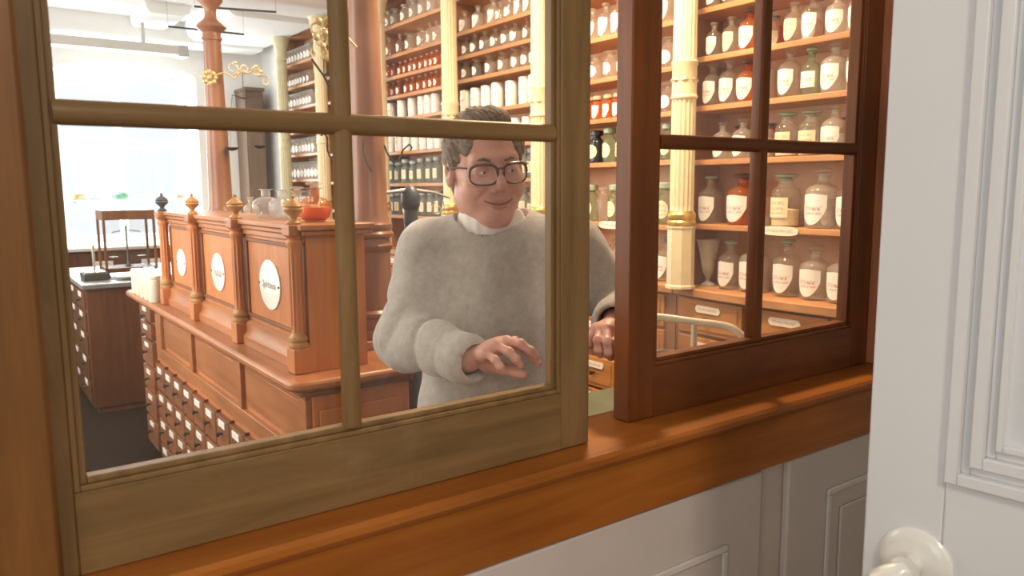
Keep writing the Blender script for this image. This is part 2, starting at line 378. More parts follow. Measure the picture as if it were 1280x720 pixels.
# panelled dado below the sill
mb = MB()
PY0, PY1 = .965, .985
WTRIM = plain('white_trim_paint', (.74, .70, .66), .45, var=.02)
struct(MB().box(-1.4, 2.95, .976, PY1, 0, .86).build('trim_1', PANELP, smooth=False), 'warm white backing of the panelled dado')
struct(MB().box(-1.4, 2.95, .955, .976, 0, .11).build('baseboard_front', WTRIM, bevel=.004))
kk = 2
for (a, b, mg) in ((-1.38, -.55, .12), (-.46, .35, .12), (.44, 1.338, .112), (1.432, 2.33, .147), (2.42, 2.94, .12)):
    struct(MB().box(a, b, .958, .976, .115, .853).build('trim_%d' % kk, PANELP, bevel=.005), 'warm white dado panel under the sill'); kk += 1
    a2, b2, z0, z1 = a+mg, b-mg, .25, .725+(.03 if a > 1.4 else 0); g = MB(); t = .016
    g.box(a2, b2, .952, .958, z0, z0+t).box(a2, b2, .952, .958, z1-t, z1).box(a2, a2+t, .952, .958, z0+t, z1-t).box(b2-t, b2, .952, .958, z0+t, z1-t)
    struct(g.build('trim_%d' % kk, WTRIM, bevel=.003), 'raised moulding of a dado panel'); kk += 1
    struct(MB().box(a2+.055, b2-.055, .951, .958, z0+.055, z1-.055).build('trim_%d' % kk, PANELP, bevel=.005), 'raised field of a dado panel'); kk += 1
# the sill: nosed board with an apron under it
mb = MB()
poly = [(.985, .862), (.948, .862), (.947, .885), (.944, .955), (.938, .970), (.930, .976), (.924, .985), (.924, .994), (.930, 1.0), (1.11, 1.0), (1.11, .97), (1.08, .97), (1.08, .86)]
mb.prism(poly, -.30, 2.0, 'X')
o = struct(mb.build('trim_sill', SILLW, fixn=True, angle=25), 'orange-brown wooden sill with a rounded nosing and apron')
# jamb posts and header of the sliding window frame
o = struct(MB().box(-.14, .070, .962, 1.085, 1.0, 2.12).build('trim_left_post', POSTW, bevel=.006), 'wide brown wooden post at the left of the sliding window')
o = struct(MB().box(1.846, 1.905, .975, 1.085, 1.0, 2.12).build('trim_right_post', POSTR, bevel=.005), 'reddish varnished post right of the sliding sash')
o = struct(MB().box(1.905, 1.955, .955, 1.085, 1.0, 2.12).build('trim_right_casing', SASH_RED_V, bevel=.004), 'dark outer casing strip right of the varnished post')
o = struct(MB().box(.070, 1.846, .975, 1.085, 2.03, 2.12).build('trim_header', POSTW, bevel=.004), 'wooden header above both sashes')

# ------------------------------------------------------------------ sashes
def sash(name, label, x0, x1, xi0, xi1, xm, zrow, y0, y1, mh, mv, paneM, style, bead):
    t = thing(name, label, 'window sash', (0, 0, 0))
    zb, zt_ = 1.001, 2.03; zi = zb+.112
    th = y1-y0
    # rails and stiles
    MB().box(xi0-.010, xi1+.010, y0+.0006, y1, zb, zi-.012).build('bottom_rail', mh, t, bevel=.0012)
    MB().box(xi0-.010, xi1+.010, y0+.0006, y1, zt_-.06, zt_-.002).build('top_rail', mh, t, bevel=.0012)
    MB().box(x0, xi0-.010, y0, y1, zb, zt_-.002).build('stile', mv, t, bevel=.0028)
    MB().box(xi1+.010, x1, y0, y1, zb, zt_-.002).build('stile', mv, t, bevel=.0028)
    # stepped glazing bead all round inside
    def bead_ring(a0, a1, b0, b1):
        m = MB()
        for (w0, w1, yy0) in ((0, .007, y0+.002), (.007, .015, y0+.008)):
            m.box(a0+w0, a0+w1, yy0, y1-.006, b0+w0, b1-w0); m.box(a1-w1, a1-w0, yy0, y1-.006, b0+w0, b1-w0)
            m.box(a0+w1, a1-w1, yy0, y1-.006, b0+w0, b0+w1); m.box(a0+w1, a1-w1, yy0, y1-.006, b1-w1, b1-w0)
        return m
    bead_ring(xi0-.010, xi1+.010, zi-.012, zt_-.06).build('glazing_bead', mv, t, bevel=.0015)
    # rounded glazing bars
    def hbar(z, a, b, r):
        m = MB(); pr = []
        for i in range(9):
            an = PI*i/8; pr.append((y0+.012-.012*math.sin(an), z+r*math.cos(an)))
        pr += [(y1-.006, z-r*.55), (y1-.006, z+r*.55)]
        m.prism(pr, a, b, 'X'); return m
    def vbar(x, a, b, r):
        m = MB(); pr = []
        for i in range(9):
            an = PI*i/8; pr.append((x+r*math.cos(an), y0+.012-.010*math.sin(an)))
        pr += [(x-r*.55, y1-.006), (x+r*.55, y1-.006)]
        m.prism(pr, a, b, 'Z'); return m
    hbar(zrow, xi0, xi1, .0143).build('glazing_bar', mh, t, fixn=True)
    vbar(xm, zi, zrow, .0145).build('glazing_bar', mv, t, fixn=True)
    vbar(xm, zrow, zt_-.06, .0145).build('glazing_bar', mv, t, fixn=True)
    gy = y1-.012
    for (a, b, c, d, pm) in ((xi0, xm, zi, zrow, 0), (xm, xi1, zi, zrow, 1), (xi0, xm, zrow, zt_-.06, 2), (xm, xi1, zrow, zt_-.06, 3)):
        m = MB(); m.box(a+.001, b-.001, gy, gy+.003, c+.001, d-.001)
        m.build('glass_pane', paneM[pm], t, smooth=False)
    return t
sash('sliding_sash', 'weathered grey-brown wooden sliding sash, nearest, at the left', .022, .877, .098, .804, .438, 1.535, .988, 1.020, SASH_OLD, SASH_OLD_V, [PANEL_, PANEL_, PANEL_, PANEL_], 0, 0)
sash('sliding_sash', 'dark red varnished sliding sash at the right, behind the weathered one', 1.012, 1.844, 1.090, 1.762, 1.408, 1.532, 1.028, 1.070, SASH_RED, SASH_RED_V, [PANEH, PANEH, PANEH, PANEH], 0, 0)

# ------------------------------------------------------------------ open white door
ang = math.radians(5.9)
D = thing('panelled_door', 'open white panelled door at the right edge of the photo', 'door', (.9195, .504, 0), ang)
# local frame: +y runs to the free edge, door leaf extends to -y, visible face is local x=0 (facing -x)
W_, HGT, TH = .84, 2.08, .042
ST = .092; d0 = .012
m = MB()
m.box(0, TH, -ST, 0, .01, HGT).box(0, TH, -W_, -W_+ST, .01, HGT)
for (a, b) in ((.01, .24), (.975, 1.10), (HGT-.12, HGT)): m.box(0, TH, -W_+ST, -ST, a, b)
m.box(d0, TH-d0, -W_+ST, -ST, .24, HGT-.12)
m.build('door_leaf', DOORP, D, bevel=.003)
for (a, b) in ((.24, .975), (1.10, HGT-.12)):
    m = MB(); y0, y1 = -W_+ST, -ST
    for (o0, o1, xx) in ((0, .014, -.007), (.014, .024, .003), (.024, .038, -.003), (.038, .048, .006), (.048, .056, .001)):
        m.box(xx, d0+.002, y0+o0, y0+o1, a+o0, b-o0); m.box(xx, d0+.002, y1-o1, y1-o0, a+o0, b-o0)
        m.box(xx, d0+.002, y0+o1, y1-o1, a+o0, a+o1); m.box(xx, d0+.002, y0+o1, y1-o1, b-o1, b-o0)
    m.build('panel_moulding', DOORP, D, bevel=.0015)
# handle on its round rose
HZ = .990; hy = -.066
def xl(prof, x, y, z, n=28):   # lathe about the -x axis
    m = MB(); m.lathe(prof, n=n); m.v = [(x-v[2], y+v[0], z+v[1]) for v in m.v]; return m
h = xl([(.0, .0), (.042, .0), (.043, .004), (.039, .009), (.030, .012), (.012, .013), (.0, .013)], 0, hy, HZ).build('door_handle', KNOBP, D, fixn=True)
xl([(.0125, .010), (.0115, .022), (.0125, .030), (.017, .036), (.0, .036)], 0, hy, HZ).build('handle_neck', KNOBP, h, fixn=True)
MB().tube([(-.034, hy-.002, HZ+.002), (-.042, hy+.004, HZ-.004), (-.046, hy+.014, HZ-.012), (-.046, hy+.026, HZ-.020), (-.043, hy+.034, HZ-.025)], [.010, .0145, .0165, .0145, .006], 16).build('handle_grip', KNOBP, h)

# ------------------------------------------------------------------ shelf wall
XF = 2.70; XB = 2.94
CY = [1.36, 2.345, 3.36, 4.29, 5.27, 6.37, 7.30]         # column centres (x=2.62)
PYS = [1.40, 2.42, 3.46, 4.42, 5.43, 6.56, 7.52]         # partitions at the shelf front
ZB0 = .993
bays = [
 dict(n='rightmost', y=(PYS[0], PYS[1]), z=[1.277, 1.560, 1.793, 2.003, 2.207, 2.42, 2.64]),
 dict(n='second', y=(PYS[1], PYS[2]), z=[1.264, 1.566, 1.786, 1.986, 2.188, 2.42, 2.64]),
 dict(n='third', y=(PYS[2], PYS[3]), z=[1.265, 1.498, 1.705, 1.920, 2.126, 2.272, 2.421, 2.64]),
 dict(n='fourth', y=(PYS[3], PYS[4]), z=[1.243, 1.478, 1.710, 1.950, 2.115, 2.255, 2.408, 2.615]),
 dict(n='fifth', y=(PYS[4], PYS[5]), z=[1.26, 1.50, 1.74, 1.97, 2.18, 2.39, 2.61]),
 dict(n='farthest', y=(PYS[5], PYS[6]), z=[1.300, 1.529, 1.764, 1.975, 2.196, 2.394, 2.603]),
]
where = ['rightmost', 'second from right', 'third from right', 'fourth from right', 'fifth from right', 'farthest']
for bi, b in enumerate(bays):
    y0, y1 = b['y']
    t = thing('wall_shelving', f'{where[bi]} bay of the tall wooden apothecary shelving along the right wall', 'shelving', (XF, y0, 0))
    t.location = (0, 0, 0)
    ov = .009
    MB().box(XB-.015, XB, y0+ov, y1-ov, ZB0, 2.86).build('back_board', BACKP, t, smooth=False)
    for s_ in (y0+ov, y1-ov-.018):
        MB().box(XF, XB-.015, s_, s_+.018, ZB0, 2.86).build('side_panel', SHELF_V, t, bevel=.002)
    for z in b['z']:
        MB().box(XF+.002, XB-.015, y0+ov+.018, y1-ov-.018, z-.024, z).build('shelf', SHELF_W, t, bevel=.003)
    mc = MB(); mc.prism([(XF-.01, 2.86), (XF-.01, 2.89), (XF-.05, 2.92), (XF-.05, 2.95), (XB, 2.95), (XB, 2.86)], y0+.001, y1-.001, 'Y')
    mc.v = [(v[0], v[1], v[2]) for v in mc.v]
    mc.build('cornice', SHELF_W, t, fixn=True)
    # base cabinet under the shelving
    c = thing('base_cabinet', f'low drawer cabinet under the {where[bi]} bay of shelving', 'cabinet', (0, 0, 0))
    y0b, y1b = y0+.002, y1-.002
    MB().box(2.68, XB, y0b, y1b, .08, .950).build('carcass', SHELF_V, c, bevel=.003)
    MB().box(2.72, XB, y0b+.01, y1b-.01, .0, .08).build('plinth', DARKW, c)
    # worktop bowed outward under the first column's bay
    top = MB(); n = 14; bow = .035
    poly = [(XB, y0b)]+[(2.655-bow*math.sin(PI*i/n), y0b+(y1b-y0b)*i/n) for i in range(n+1)]+[(XB, y1b)]
    top.prism(poly, .955, ZB0-.001, 'Z').build('worktop', SHELF_W, c, fixn=True, bevel=.004)
    spans = [(2.03, 2.395), (1.64, 2.00), (1.425, 1.61)] if bi == 0 else [(y0b+.05+q*(y1b-y0b-.10)/3+.012, y0b+.05+(q+1)*(y1b-y0b-.10)/3-.012) for q in range(3)]
    for (a, e) in spans:
        for (za, zb_) in ((.79, .942), (.622, .775), (.412, .567), (.265, .397), (.10, .25)):
            dm = MB(); nn = 8
            def bowx(y, off): return 2.672-bow*.7*math.sin(PI*(y-y0b)/(y1b-y0b))-off
            ys = [a+(e-a)*i/nn for i in range(nn+1)]
            dm.prism([(2.69, a)]+[(bowx(y, 0), y) for y in ys]+[(2.69, e)], za, zb_, 'Z')
            d = dm.build('drawer', DRAWW, c, bevel=.003, fixn=True)
            fr = MB()   # raised border on the drawer front
            bd = .022
            ysi = [a+bd+(e-a-2*bd)*i/nn for i in range(nn+1)]
            fr.prism([(bowx(y, -.001), y) for y in ysi]+[(bowx(y, .004), y) for y in reversed(ysi)], za+bd, zb_-bd, 'Z')
            fr.build('raised_front', DRAWW, d, fixn=True)
            ym = (a+e)/2; hw_ = .072; zc = zb_-.037
            pm = MB(); n2 = 16
            for i in range(n2+1):
                yy = ym-hw_+2*hw_*i/n2; tt = abs(-1+2*i/n2)
                hh = .0165*(1 if tt < .82 else math.sqrt(max(.05, 1-((tt-.82)/.18)**2)))
                xx = bowx(yy, .008)
                for (zz, vv) in ((zc-hh, 0), (zc+hh, 1)):
                    pm.uv[len(pm.v)] = (1-i/n2, vv); pm.v.append((xx, yy, zz))
            for i in range(n2): pm.f.append((2*i, 2*i+2, 2*i+3, 2*i+1))
            nv = len(pm.v)
            for i in range(nv):
                pm.uv[len(pm.v)] = (0, 0); pm.v.append((pm.v[i][0]+.003, pm.v[i][1], pm.v[i][2]))
            for i in range(n2): pm.f += [(nv+2*i, nv+2*i+1, nv+2*i+3, nv+2*i+2), (2*i, nv+2*i, nv+2*i+2, 2*i+2), (2*i+1, 2*i+3, nv+2*i+3, nv+2*i+1)]
            pm.build('label_plate', LAB_P, d, smooth=False, fixn=True)
            km = MB(); km.lathe([(.0, 0), (.006, 0), (.005, .012), (.012, .02), (.011, .027), (0, .029)], n=12)
            km.v = [(bowx(ym, .004)-v[2], ym+v[0], zc-.042+v[1]) for v in km.v]
            km.build('knob', IRON, d, fixn=True)

def fluted_column(y, mat, label):
    t = thing('fluted_column', label, 'column', (2.62, y, ZB0), 0)
    # octagonal plinth
    MB().lathe([(.066, .001), (.066, .012), (.060, .018), (.060, .262), (.064, .270), (.064, .278)], n=8).build('plinth', mat, t, smooth=False)
    MB().lathe([(.056, .278), (.063, .286), (.064, .296), (.058, .304), (.062, .312), (.062, .330), (.056, .338), (.053, .345)], n=28).build('base_ring', GOLD, t)
    pr = [(.052, .345), (.052, .36)]+[(.0525, z/100) for z in range(37, 82, 4)]+[(.052, .825)]
    MB().lathe(pr, n=96, flute=16, fdepth=.0065, fz=(.36, .815)).build('shaft', mat, t, angle=60)
    MB().lathe([(.052, .825), (.058, .828), (.059, .836), (.054, .842), (.053, .85), (.053, .965), (.057, .972), (.058, .982), (.052, .988)], n=32).build('collar', mat, t)
    orn = MB()
    for k in range(8):
        a = 2*PI*k/8
        p = Vector((.0535*math.cos(a), .0535*math.sin(a), .905)); tg = Vector((-math.sin(a), math.cos(a), 0)); nr = Vector((math.cos(a), math.sin(a), 0))
        b0 = len(orn.v)
        for q in (p-tg*.018, p+Vector((0, 0, .014)), p+tg*.018, p-Vector((0, 0, .014)), p+nr*.007): orn.v.append(tuple(q))
        orn.f += [(b0, b0+3, b0+4), (b0+3, b0+2, b0+4), (b0+2, b0+1, b0+4), (b0+1, b0, b0+4)]
    orn.build('diamond_ornament', BRASS, t, smooth=False)
    MB().lathe([(.052, .988), (.051, 1.0), (.049, 1.62), (.048, 1.63)], n=96, flute=16, fdepth=.006, fz=(1.0, 1.62)).build('shaft', mat, t, angle=60)
    MB().lathe([(.048, 1.63), (.056, 1.635), (.050, 1.65), (.050, 1.70), (.062, 1.76), (.080, 1.83), (.078, 1.845), (.09, 1.86), (.09, 1.885)], n=24).build('capital', mat, t)
    return t
cl = ['cream fluted column at the near end of the shelving', 'cream fluted column between the rightmost and second bays, bright gilt ring', 'cream fluted column behind the weathered sash stile', "cream fluted column just left of the person's head",
      'cream fluted column right beside the tall red-brown column', 'cream fluted column between the fifth and farthest bays', 'dull greenish cream fluted column at the far end of the shelving']
for i, y in enumerate(CY): fluted_column(y, CREAM if i < 6 else CREAM2, cl[i])

# ------------------------------------------------------------------ bottles
def bottle_proto(key, cat, R, H, body, prof_kind, cap, capm, lab, labm, desc, sides=18, powder=None):
    """prototype built once as loose meshes; returned as a recipe"""
    parts = []
    hs = {'std': .66, 'wide': .70, 'slim': .62, 'round': .55}.get(prof_kind, .66)
    rn = {'std': .34, 'wide': .52, 'slim': .36, 'round': .32}.get(prof_kind, .34)*R
    if prof_kind == 'jar':
        prof = [(R*.96, 0), (R, .004), (R, H*.86), (R*.97, H*.88), (R*1.03, H*.885), (R*1.05, H*.93), (R*.9, H*.975), (R*.2, H*.99), (0.0, H)]
    elif prof_kind == 'funnel':
        prof = [(0, 0), (R*.62, 0), (R*.62, .006), (R*.2, .02), (R*.16, H*.12), (R*.24, H*.2), (R*.5, H*.32), (R*.62, H*.55), (R*.9, H*.92), (R*1.05, H), (R*1.0, H), (R*.84, H*.9), (R*.56, H*.55), (R*.42, H*.33), (0, H*.24)]
    elif prof_kind == 'round':
        prof = [(0, 0.002), (R*.55, 0)]+[(R*(.62+.38*math.sin(PI*(i/10))), H*.62*(i/10)) if i < 5 else (R*math.cos((i-5)/5*PI/2*.82), H*(.31+.31*math.sin((i-5)/5*PI/2))) for i in range(1, 11)]
        prof += [(rn*1.05, H*.66), (rn, H*.70), (rn, H*.82), (rn*1.5, H*.84), (rn*1.5, H*.86), (rn*.8, H*.86)]
    else:
        prof = [(0, .003), (R*.85, 0), (R*.97, .004), (R, .012), (R, H*hs*.9), (R*.97, H*hs*.96), (R*.82, H*(hs+.02)), (R*.6, H*(hs+.055)), (rn*1.15, H*(hs+.085)), (rn, H*(hs+.11)), (rn, H*.865), (rn*1.45, H*.875), (rn*1.45, H*.895), (rn*.8, H*.897), (rn*.78, H*.8)]
    parts.append(('glass_body' if prof_kind != 'jar' else 'jar_body', MB().lathe(prof, n=sides, cap=False), body))
    if powder:
        parts.append(('contents', MB().lathe([(0, .006), (R*.92, .006), (R*.93, H*hs*.45), (0, H*hs*.5)] if prof_kind != 'round' else [(0, .004), (R*.55, .004), (R*.80, H*.10), (R*.93, H*.22), (R*.93, H*.36), (0, H*.36)], n=sides), powder))
    if cap == 'disc':     # flat lozenge stopper
        parts.append(('stopper', MB().lathe([(rn*.7, H*.86), (rn*.75, H*.90), (rn*.6, H*.915), (rn*1.5, H*.94), (rn*1.6, H*.97), (rn*1.2, H*.995), (0, H)], n=12), capm))
    elif cap == 'cap':
        parts.append(('stopper', MB().lathe([(rn*1.5, H*.84), (rn*1.65, H*.86), (rn*1.7, H*.97), (rn*1.4, H), (0, H)], n=14), capm))
    elif cap == 'mush':
        parts.append(('stopper', MB().lathe([(rn*.8, H*.86), (rn*.9, H*.90), (rn*1.9, H*.92), (rn*2.0, H*.95), (rn*1.0, H*.99), (0, H)], n=14), capm))
    hb = H*hs*.9
    if lab == 'shield':
        lo = lambda u: hb*(.10+.62*abs(u)**2.2*.75)
        hi = lambda u: hb*(.98-.07*u*u*0 - (.06*abs(abs(u)-.5)*0))-(.05*hb*abs(u))
        parts.append(('shield_label', curved_patch(R, .92, lo, hi), labm))
    elif lab == 'rect':
        parts.append(('label_plate', curved_patch(R, .85, lambda u: hb*.28, lambda u: hb*.88, n=10), labm))
    elif lab == 'oval':
        parts.append(('label_plate', curved_patch(R, .85, lambda u: hb*(.56-.34*math.sqrt(max(0, 1-u*u))), lambda u: hb*(.56+.34*math.sqrt(max(0, 1-u*u))), n=14), labm))
    elif lab == 'jar':
        parts.append(('painted_label', curved_patch(R, 1.0, lambda u: H*.30, lambda u: H*.72, n=10), labm))
        sw = MB(); pts = []
        for i in range(9):
            u = i/8; a = PI-.35-.95*u*.2-.5*math.sin(u*PI/2)*0-.25; a = PI-.75+.55*(1-u)**2*-1+.3; 
            a = PI-.95+.5*(u**2)*-1+.35
            pts.append(((R+.0008)*math.cos(a), (R+.0008)*math.sin(a), H*(.12+.66*u)))
        sw.tube(pts, .0012, 5); parts.append(('painted_scroll', sw, INKJ))
    meshes = []
    for (nm, mb, mt) in parts:
        o = mb.build(nm, mt, fixn=(nm in ('stopper', 'contents')))
        me = o.data; bpy.data.objects.remove(o); meshes.append((nm, me))
    return dict(key=key, cat=cat, desc=desc, R=R, H=H, name={'jar': 'porcelain_jar', 'bottle': 'apothecary_bottle', 'measuring glass': 'measuring_glass', 'flask': 'glass_flask'}[cat], meshes=meshes)
INKJ = plain('thin_black_enamel', (.12, .13, .14), .4)
P_ = {}
def reg(key, *a, **k): P_[key] = bottle_proto(key, *a, **k)
reg('cs', 'bottle', .042, .182, CLEAR, 'std', 'disc', CLOUD, 'shield', LAB_W, 'clear bottle with white shield label')
reg('csw', 'bottle', .045, .168, CLOUD, 'std', 'disc', CLOUD, 'shield', LAB_W, 'cloudy bottle with shield label')
reg('csc', 'bottle', .042, .176, CLEAR, 'std', 'disc', CLOUD, 'shield', LAB_C, 'clear bottle with cream shield label')
reg('as', 'bottle', .046, .178, AMBER, 'std', 'disc', DCAP, 'shield', LAB_W, 'amber bottle with white shield label')
reg('asm', 'bottle', .030, .120, AMBER, 'wide', 'cap', TANCAP, 'shield', LAB_W, 'small amber bottle with shield label')
reg('abig', 'bottle', .068, .222, AMBER, 'std', 'mush', DCAP, 'shield', LAB_W, 'large amber bottle with white shield label')
reg('cbig', 'bottle', .055, .222, CLEAR, 'std', 'disc', GCAP, 'shield', LAB_W, 'large clear bottle with shield label')
reg('cbigw', 'bottle', .064, .23, CLOUD, 'std', 'disc', CLOUD, 'shield', LAB_W, 'big cloudy bottle with shield label')
reg('crect', 'bottle', .054, .20, CLEAR, 'wide', 'disc', GCAP, 'rect', LAB_C, 'wide clear bottle with cream label', powder=POWDER)
reg('gs', 'bottle', .038, .185, GREENG, 'slim', 'disc', GCAP, 'rect', LAB_W, 'pale green bottle with label')
reg('ggreen', 'bottle', .040, .190, GREENG, 'wide', 'cap', GCAP, 'oval', LAB_C, 'green capped bottle with cream oval label')
reg('gclear', 'bottle', .036, .175, CLEAR, 'wide', 'disc', CLOUD, None, None, 'clear unlabelled bottle')
reg('blk', 'bottle', .042, .170, BLACKG, 'wide', 'cap', BLACKG, 'oval', LAB_C, 'black bottle with cream oval label')
reg('small', 'bottle', .030, .115, CLEAR, 'std', 'disc', CLOUD, 'oval', LAB_W, 'small clear bottle with white label')
reg('smallw', 'bottle', .033, .125, CLEAR, 'wide', 'mush', CLOUD, 'oval', LAB_W, 'small clear jar bottle with label')
reg('tinya', 'bottle', .021, .098, AMBER, 'std', 'disc', TANCAP, 'oval', LAB_W, 'tiny amber bottle with label')
reg('slimc', 'bottle', .026, .135, CLEAR, 'slim', 'disc', CLOUD, 'oval', LAB_W, 'slim clear bottle with label')
reg('bluew', 'bottle', .034, .130, CLOUD, 'wide', 'disc', BCAP, 'oval', LAB_W, 'cloudy bottle with large white label')
reg('bluec', 'bottle', .036, .178, BLUEG, 'wide', 'cap', BCAP, 'rect', LAB_C, 'blue-green bottle with cream label')
reg('jar', 'jar', .040, .155, PORC, 'jar', None, None, 'jar', LAB_JAR, 'white porcelain jar')
reg('jars', 'jar', .036, .135, PORC, 'jar', None, None, 'jar', LAB_JAR, 'small white porcelain jar')
reg('pow', 'bottle', .038, .150, CLEAR, 'wide', 'disc', CLOUD, 'oval', LAB_C, 'clear bottle of yellow powder', powder=POWDER)
reg('funnel', 'measuring glass', .054, .21, thin_glass('measuring_glass_material', (.9, .9, .87), (.8, .8, .76), rough=.08, haze=.30, hazecol=(.9, .85, .75)), 'funnel', None, None, None, None, 'conical clear measuring glass')
ORD = ['first', 'second', 'third', 'fourth', 'fifth', 'sixth', 'seventh', 'eighth', 'ninth', 'tenth', 'eleventh', 'twelfth']
def put(key, loc, rz, label, group=None, sc=1.0):
    p = P_[key]
    t = thing(p['name'], label, p['cat'], loc, rz, group)
    t.scale = (sc, sc, sc)
    for (nm, me) in p['meshes']:
        o = bpy.data.objects.new(nm, me); COL.objects.link(o); o.parent = t
    return t
BAYN = ['rightmost bay', 'second bay', 'third bay', 'fourth bay', 'fifth bay', 'farthest bay']
def solve_y(px, x):
    # y of the point at plane x seen at image column px
    a = (fw*F+RT*(px-640)-UP*(-60))
    return x*a.y/a.x
def row(bi, z, items, rowname, dx=None, rz=None):
    """items: list of (pixel column, key[, scale]); sorted from photo left"""
    items = sorted(items)
    y0, y1 = bays[bi]['y']; prev = None
    for i, it in enumerate(items):
        px, key = it[0], it[1]; sc = it[2] if len(it) > 2 else 1.0
        R = P_[key]['R']*sc
        x = XF+.022+R+(dx or 0)
        y = solve_y(px, x)
        y = min(max(y, y0+.03+R), y1-.03-R)
        if prev is not None and y > prev-R-.002: y = prev-R-.003
        prev = y-R
        if y < y0+.028+R: continue
        put(key, (x, y, z+.0006), random.uniform(-.12, .12)+(rz or 0), f"{P_[key]['desc']}, {ORD[i]} from left, {rowname}, {BAYN[bi]}", f"bottles on the {rowname} of the {BAYN[bi]}", sc)
# rightmost bay
A = 0
row(A, 2.207, [(884, 'small'), (903, 'small'), (925, 'slimc'), (945, 'small'), (985, 'small'), (1010, 'slimc'), (1040, 'small')], 'highest visible shelf')
row(A, 2.003, [(886, 'cs', .80), (907, 'csc', .88), (929, 'as', .96), (952, 'cs', .92), (982, 'csc', .9), (1003, 'cs', .95), (1034, 'csw', .95), (1062, 'csw', .95)], 'shelf below the highest')
row(A, 1.793, [(886, 'cs', 1.02), (904, 'cs', 1.04), (928, 'as', .98), (949, 'cs', 1.0), (979, 'cs', 1.06), (1005, 'gs', .98), (1034, 'csw', 1.12), (1062, 'csw', 1.12)], 'third shelf down')
row(A, 1.560, [(900, 'csw', .95), (925, 'csw', 1.0), (949, 'csw', 1.0), (979, 'crect', .88), (1008, 'crect', .88), (1036, 'csw', 1.12), (1063, 'csc', 1.1)], 'fourth shelf down')
row(A, 1.277, [(887, 'cbig', .96), (927, 'abig', 1.0), (951, 'csc', .95), (980, 'crect', 1.08), (1026, 'cbigw', 1.02), (1062, 'cbig', .98)], 'fifth shelf down')
row(A, ZB0+.001, [(886, 'funnel', 1.0), (914, 'cbig', .95), (942, 'cbigw', .98), (986, 'cbig', 1.04), (1021, 'cbigw', .92), (1053, 'cbigw', .9)], 'cabinet top')
def backrow(bi, z, keys, name, bs=.84):
    y0, y1 = bays[bi]['y']; n = len(keys)
    for i, k in enumerate(keys):
        y = y1-.08-(y1-y0-.16)*(i+.5)/n
        R = P_[k]['R']*bs
        put(k, (XB-.02-R, y, z+.0006), 0, f"{P_[k]['desc']}, {ORD[i]} from left in back row, {name}, {BAYN[bi]}", f"back row bottles on the {name} of the {BAYN[bi]}", bs)
backrow(A, 2.003, ['asm', 'as', 'as', 'asm', 'csw'], 'second shelf')
backrow(A, 1.560, ['as', 'as', 'csw', 'as', 'as'], 'fourth shelf')
backrow(A, 1.277, ['csw', 'as', 'csw', 'as'], 'fifth shelf', .68)
# second bay (seen through the gap between the sashes)
B = 1
row(B, 2.188, [(739, 'cs', .9), (755, 'cs', .95), (771, 'cs', 1.0), (826, 'cs', 1.0), (808, 'cs', .95), (790, 'cs', .95)], 'top visible shelf')
row(B, 1.986, [(743, 'smallw', 1.05), (761, 'smallw', 1.1), (777, 'smallw', 1.05), (832, 'smallw', 1.15), (813, 'smallw'), (795, 'smallw')], 'shelf below the top')
row(B, 1.786, [(736, 'asm'), (746, 'asm'), (759, 'asm'), (771, 'asm'), (784, 'asm'), (800, 'asm'), (815, 'asm'), (833, 'smallw', 1.1)], 'third shelf down')
row(B, 1.566, [(728, 'ggreen', .85), (745, 'blk', .98), (761, 'ggreen', .92), (777, 'ggreen', .92), (797, 'ggreen', .9), (833, 'ggreen', .9)], 'fourth shelf down')
row(B, 1.264, [(739, 'ggreen', 1.0), (754, 'gclear', 1.0), (769, 'ggreen', 1.0), (790, 'gclear'), (810, 'ggreen'), (832, 'ggreen', 1.05)], 'fifth shelf down')
row(B, ZB0+.001, [(742, 'pow', 1.05), (757, 'pow', 1.0), (771, 'pow', 1.2), (795, 'cbig', .85), (833, 'cbig', .95)], 'cabinet top')
# third bay
Cc = 2
row(Cc, 2.421, [(585, 'csw', .82), (601, 'csw', .85), (620, 'csw', .86), (628, 'small'), (639, 'small', 1.1), (651, 'cs', .8), (662, 'cs', .8)], 'highest visible shelf')
row(Cc, 2.272, [(587, 'small', 1.05), (597, 'small', 1.08), (609, 'small', 1.12), (622, 'small', 1.12), (635, 'small', 1.15), (646, 'small', 1.15), (660, 'slimc', .98)], 'shelf below the highest')
row(Cc, 2.126, [(586, 'smallw', .95), (599, 'smallw', .95), (615, 'smallw', 1.0), (631, 'smallw', 1.0), (647, 'smallw', 1.0), (659, 'smallw', 1.0), (669, 'smallw', 1.0)], 'third shelf down')
row(Cc, 1.920, [(585, 'jar', .95), (598, 'jar', .97), (611, 'jar', .98), (624, 'jar', 1.02), (641, 'jar', .98), (658, 'jar', 1.04), (670, 'jar', 1.05)], 'fourth shelf down')
row(Cc, 1.705, [(585, 'jar', .9), (599, 'jar', .92), (614, 'jar', .92), (630, 'jar', .92), (646, 'jar', .95), (661, 'jar', .95)], 'fifth shelf down')
row(Cc, 1.498, [(656, 'bluec', .9), (666, 'bluec', .95), (643, 'bluec', .9)], 'sixth shelf down')
row(Cc, 1.265, [(656, 'bluec', 1.0), (667, 'pow', 1.0), (643, 'bluec', 1.0)], 'seventh shelf down')
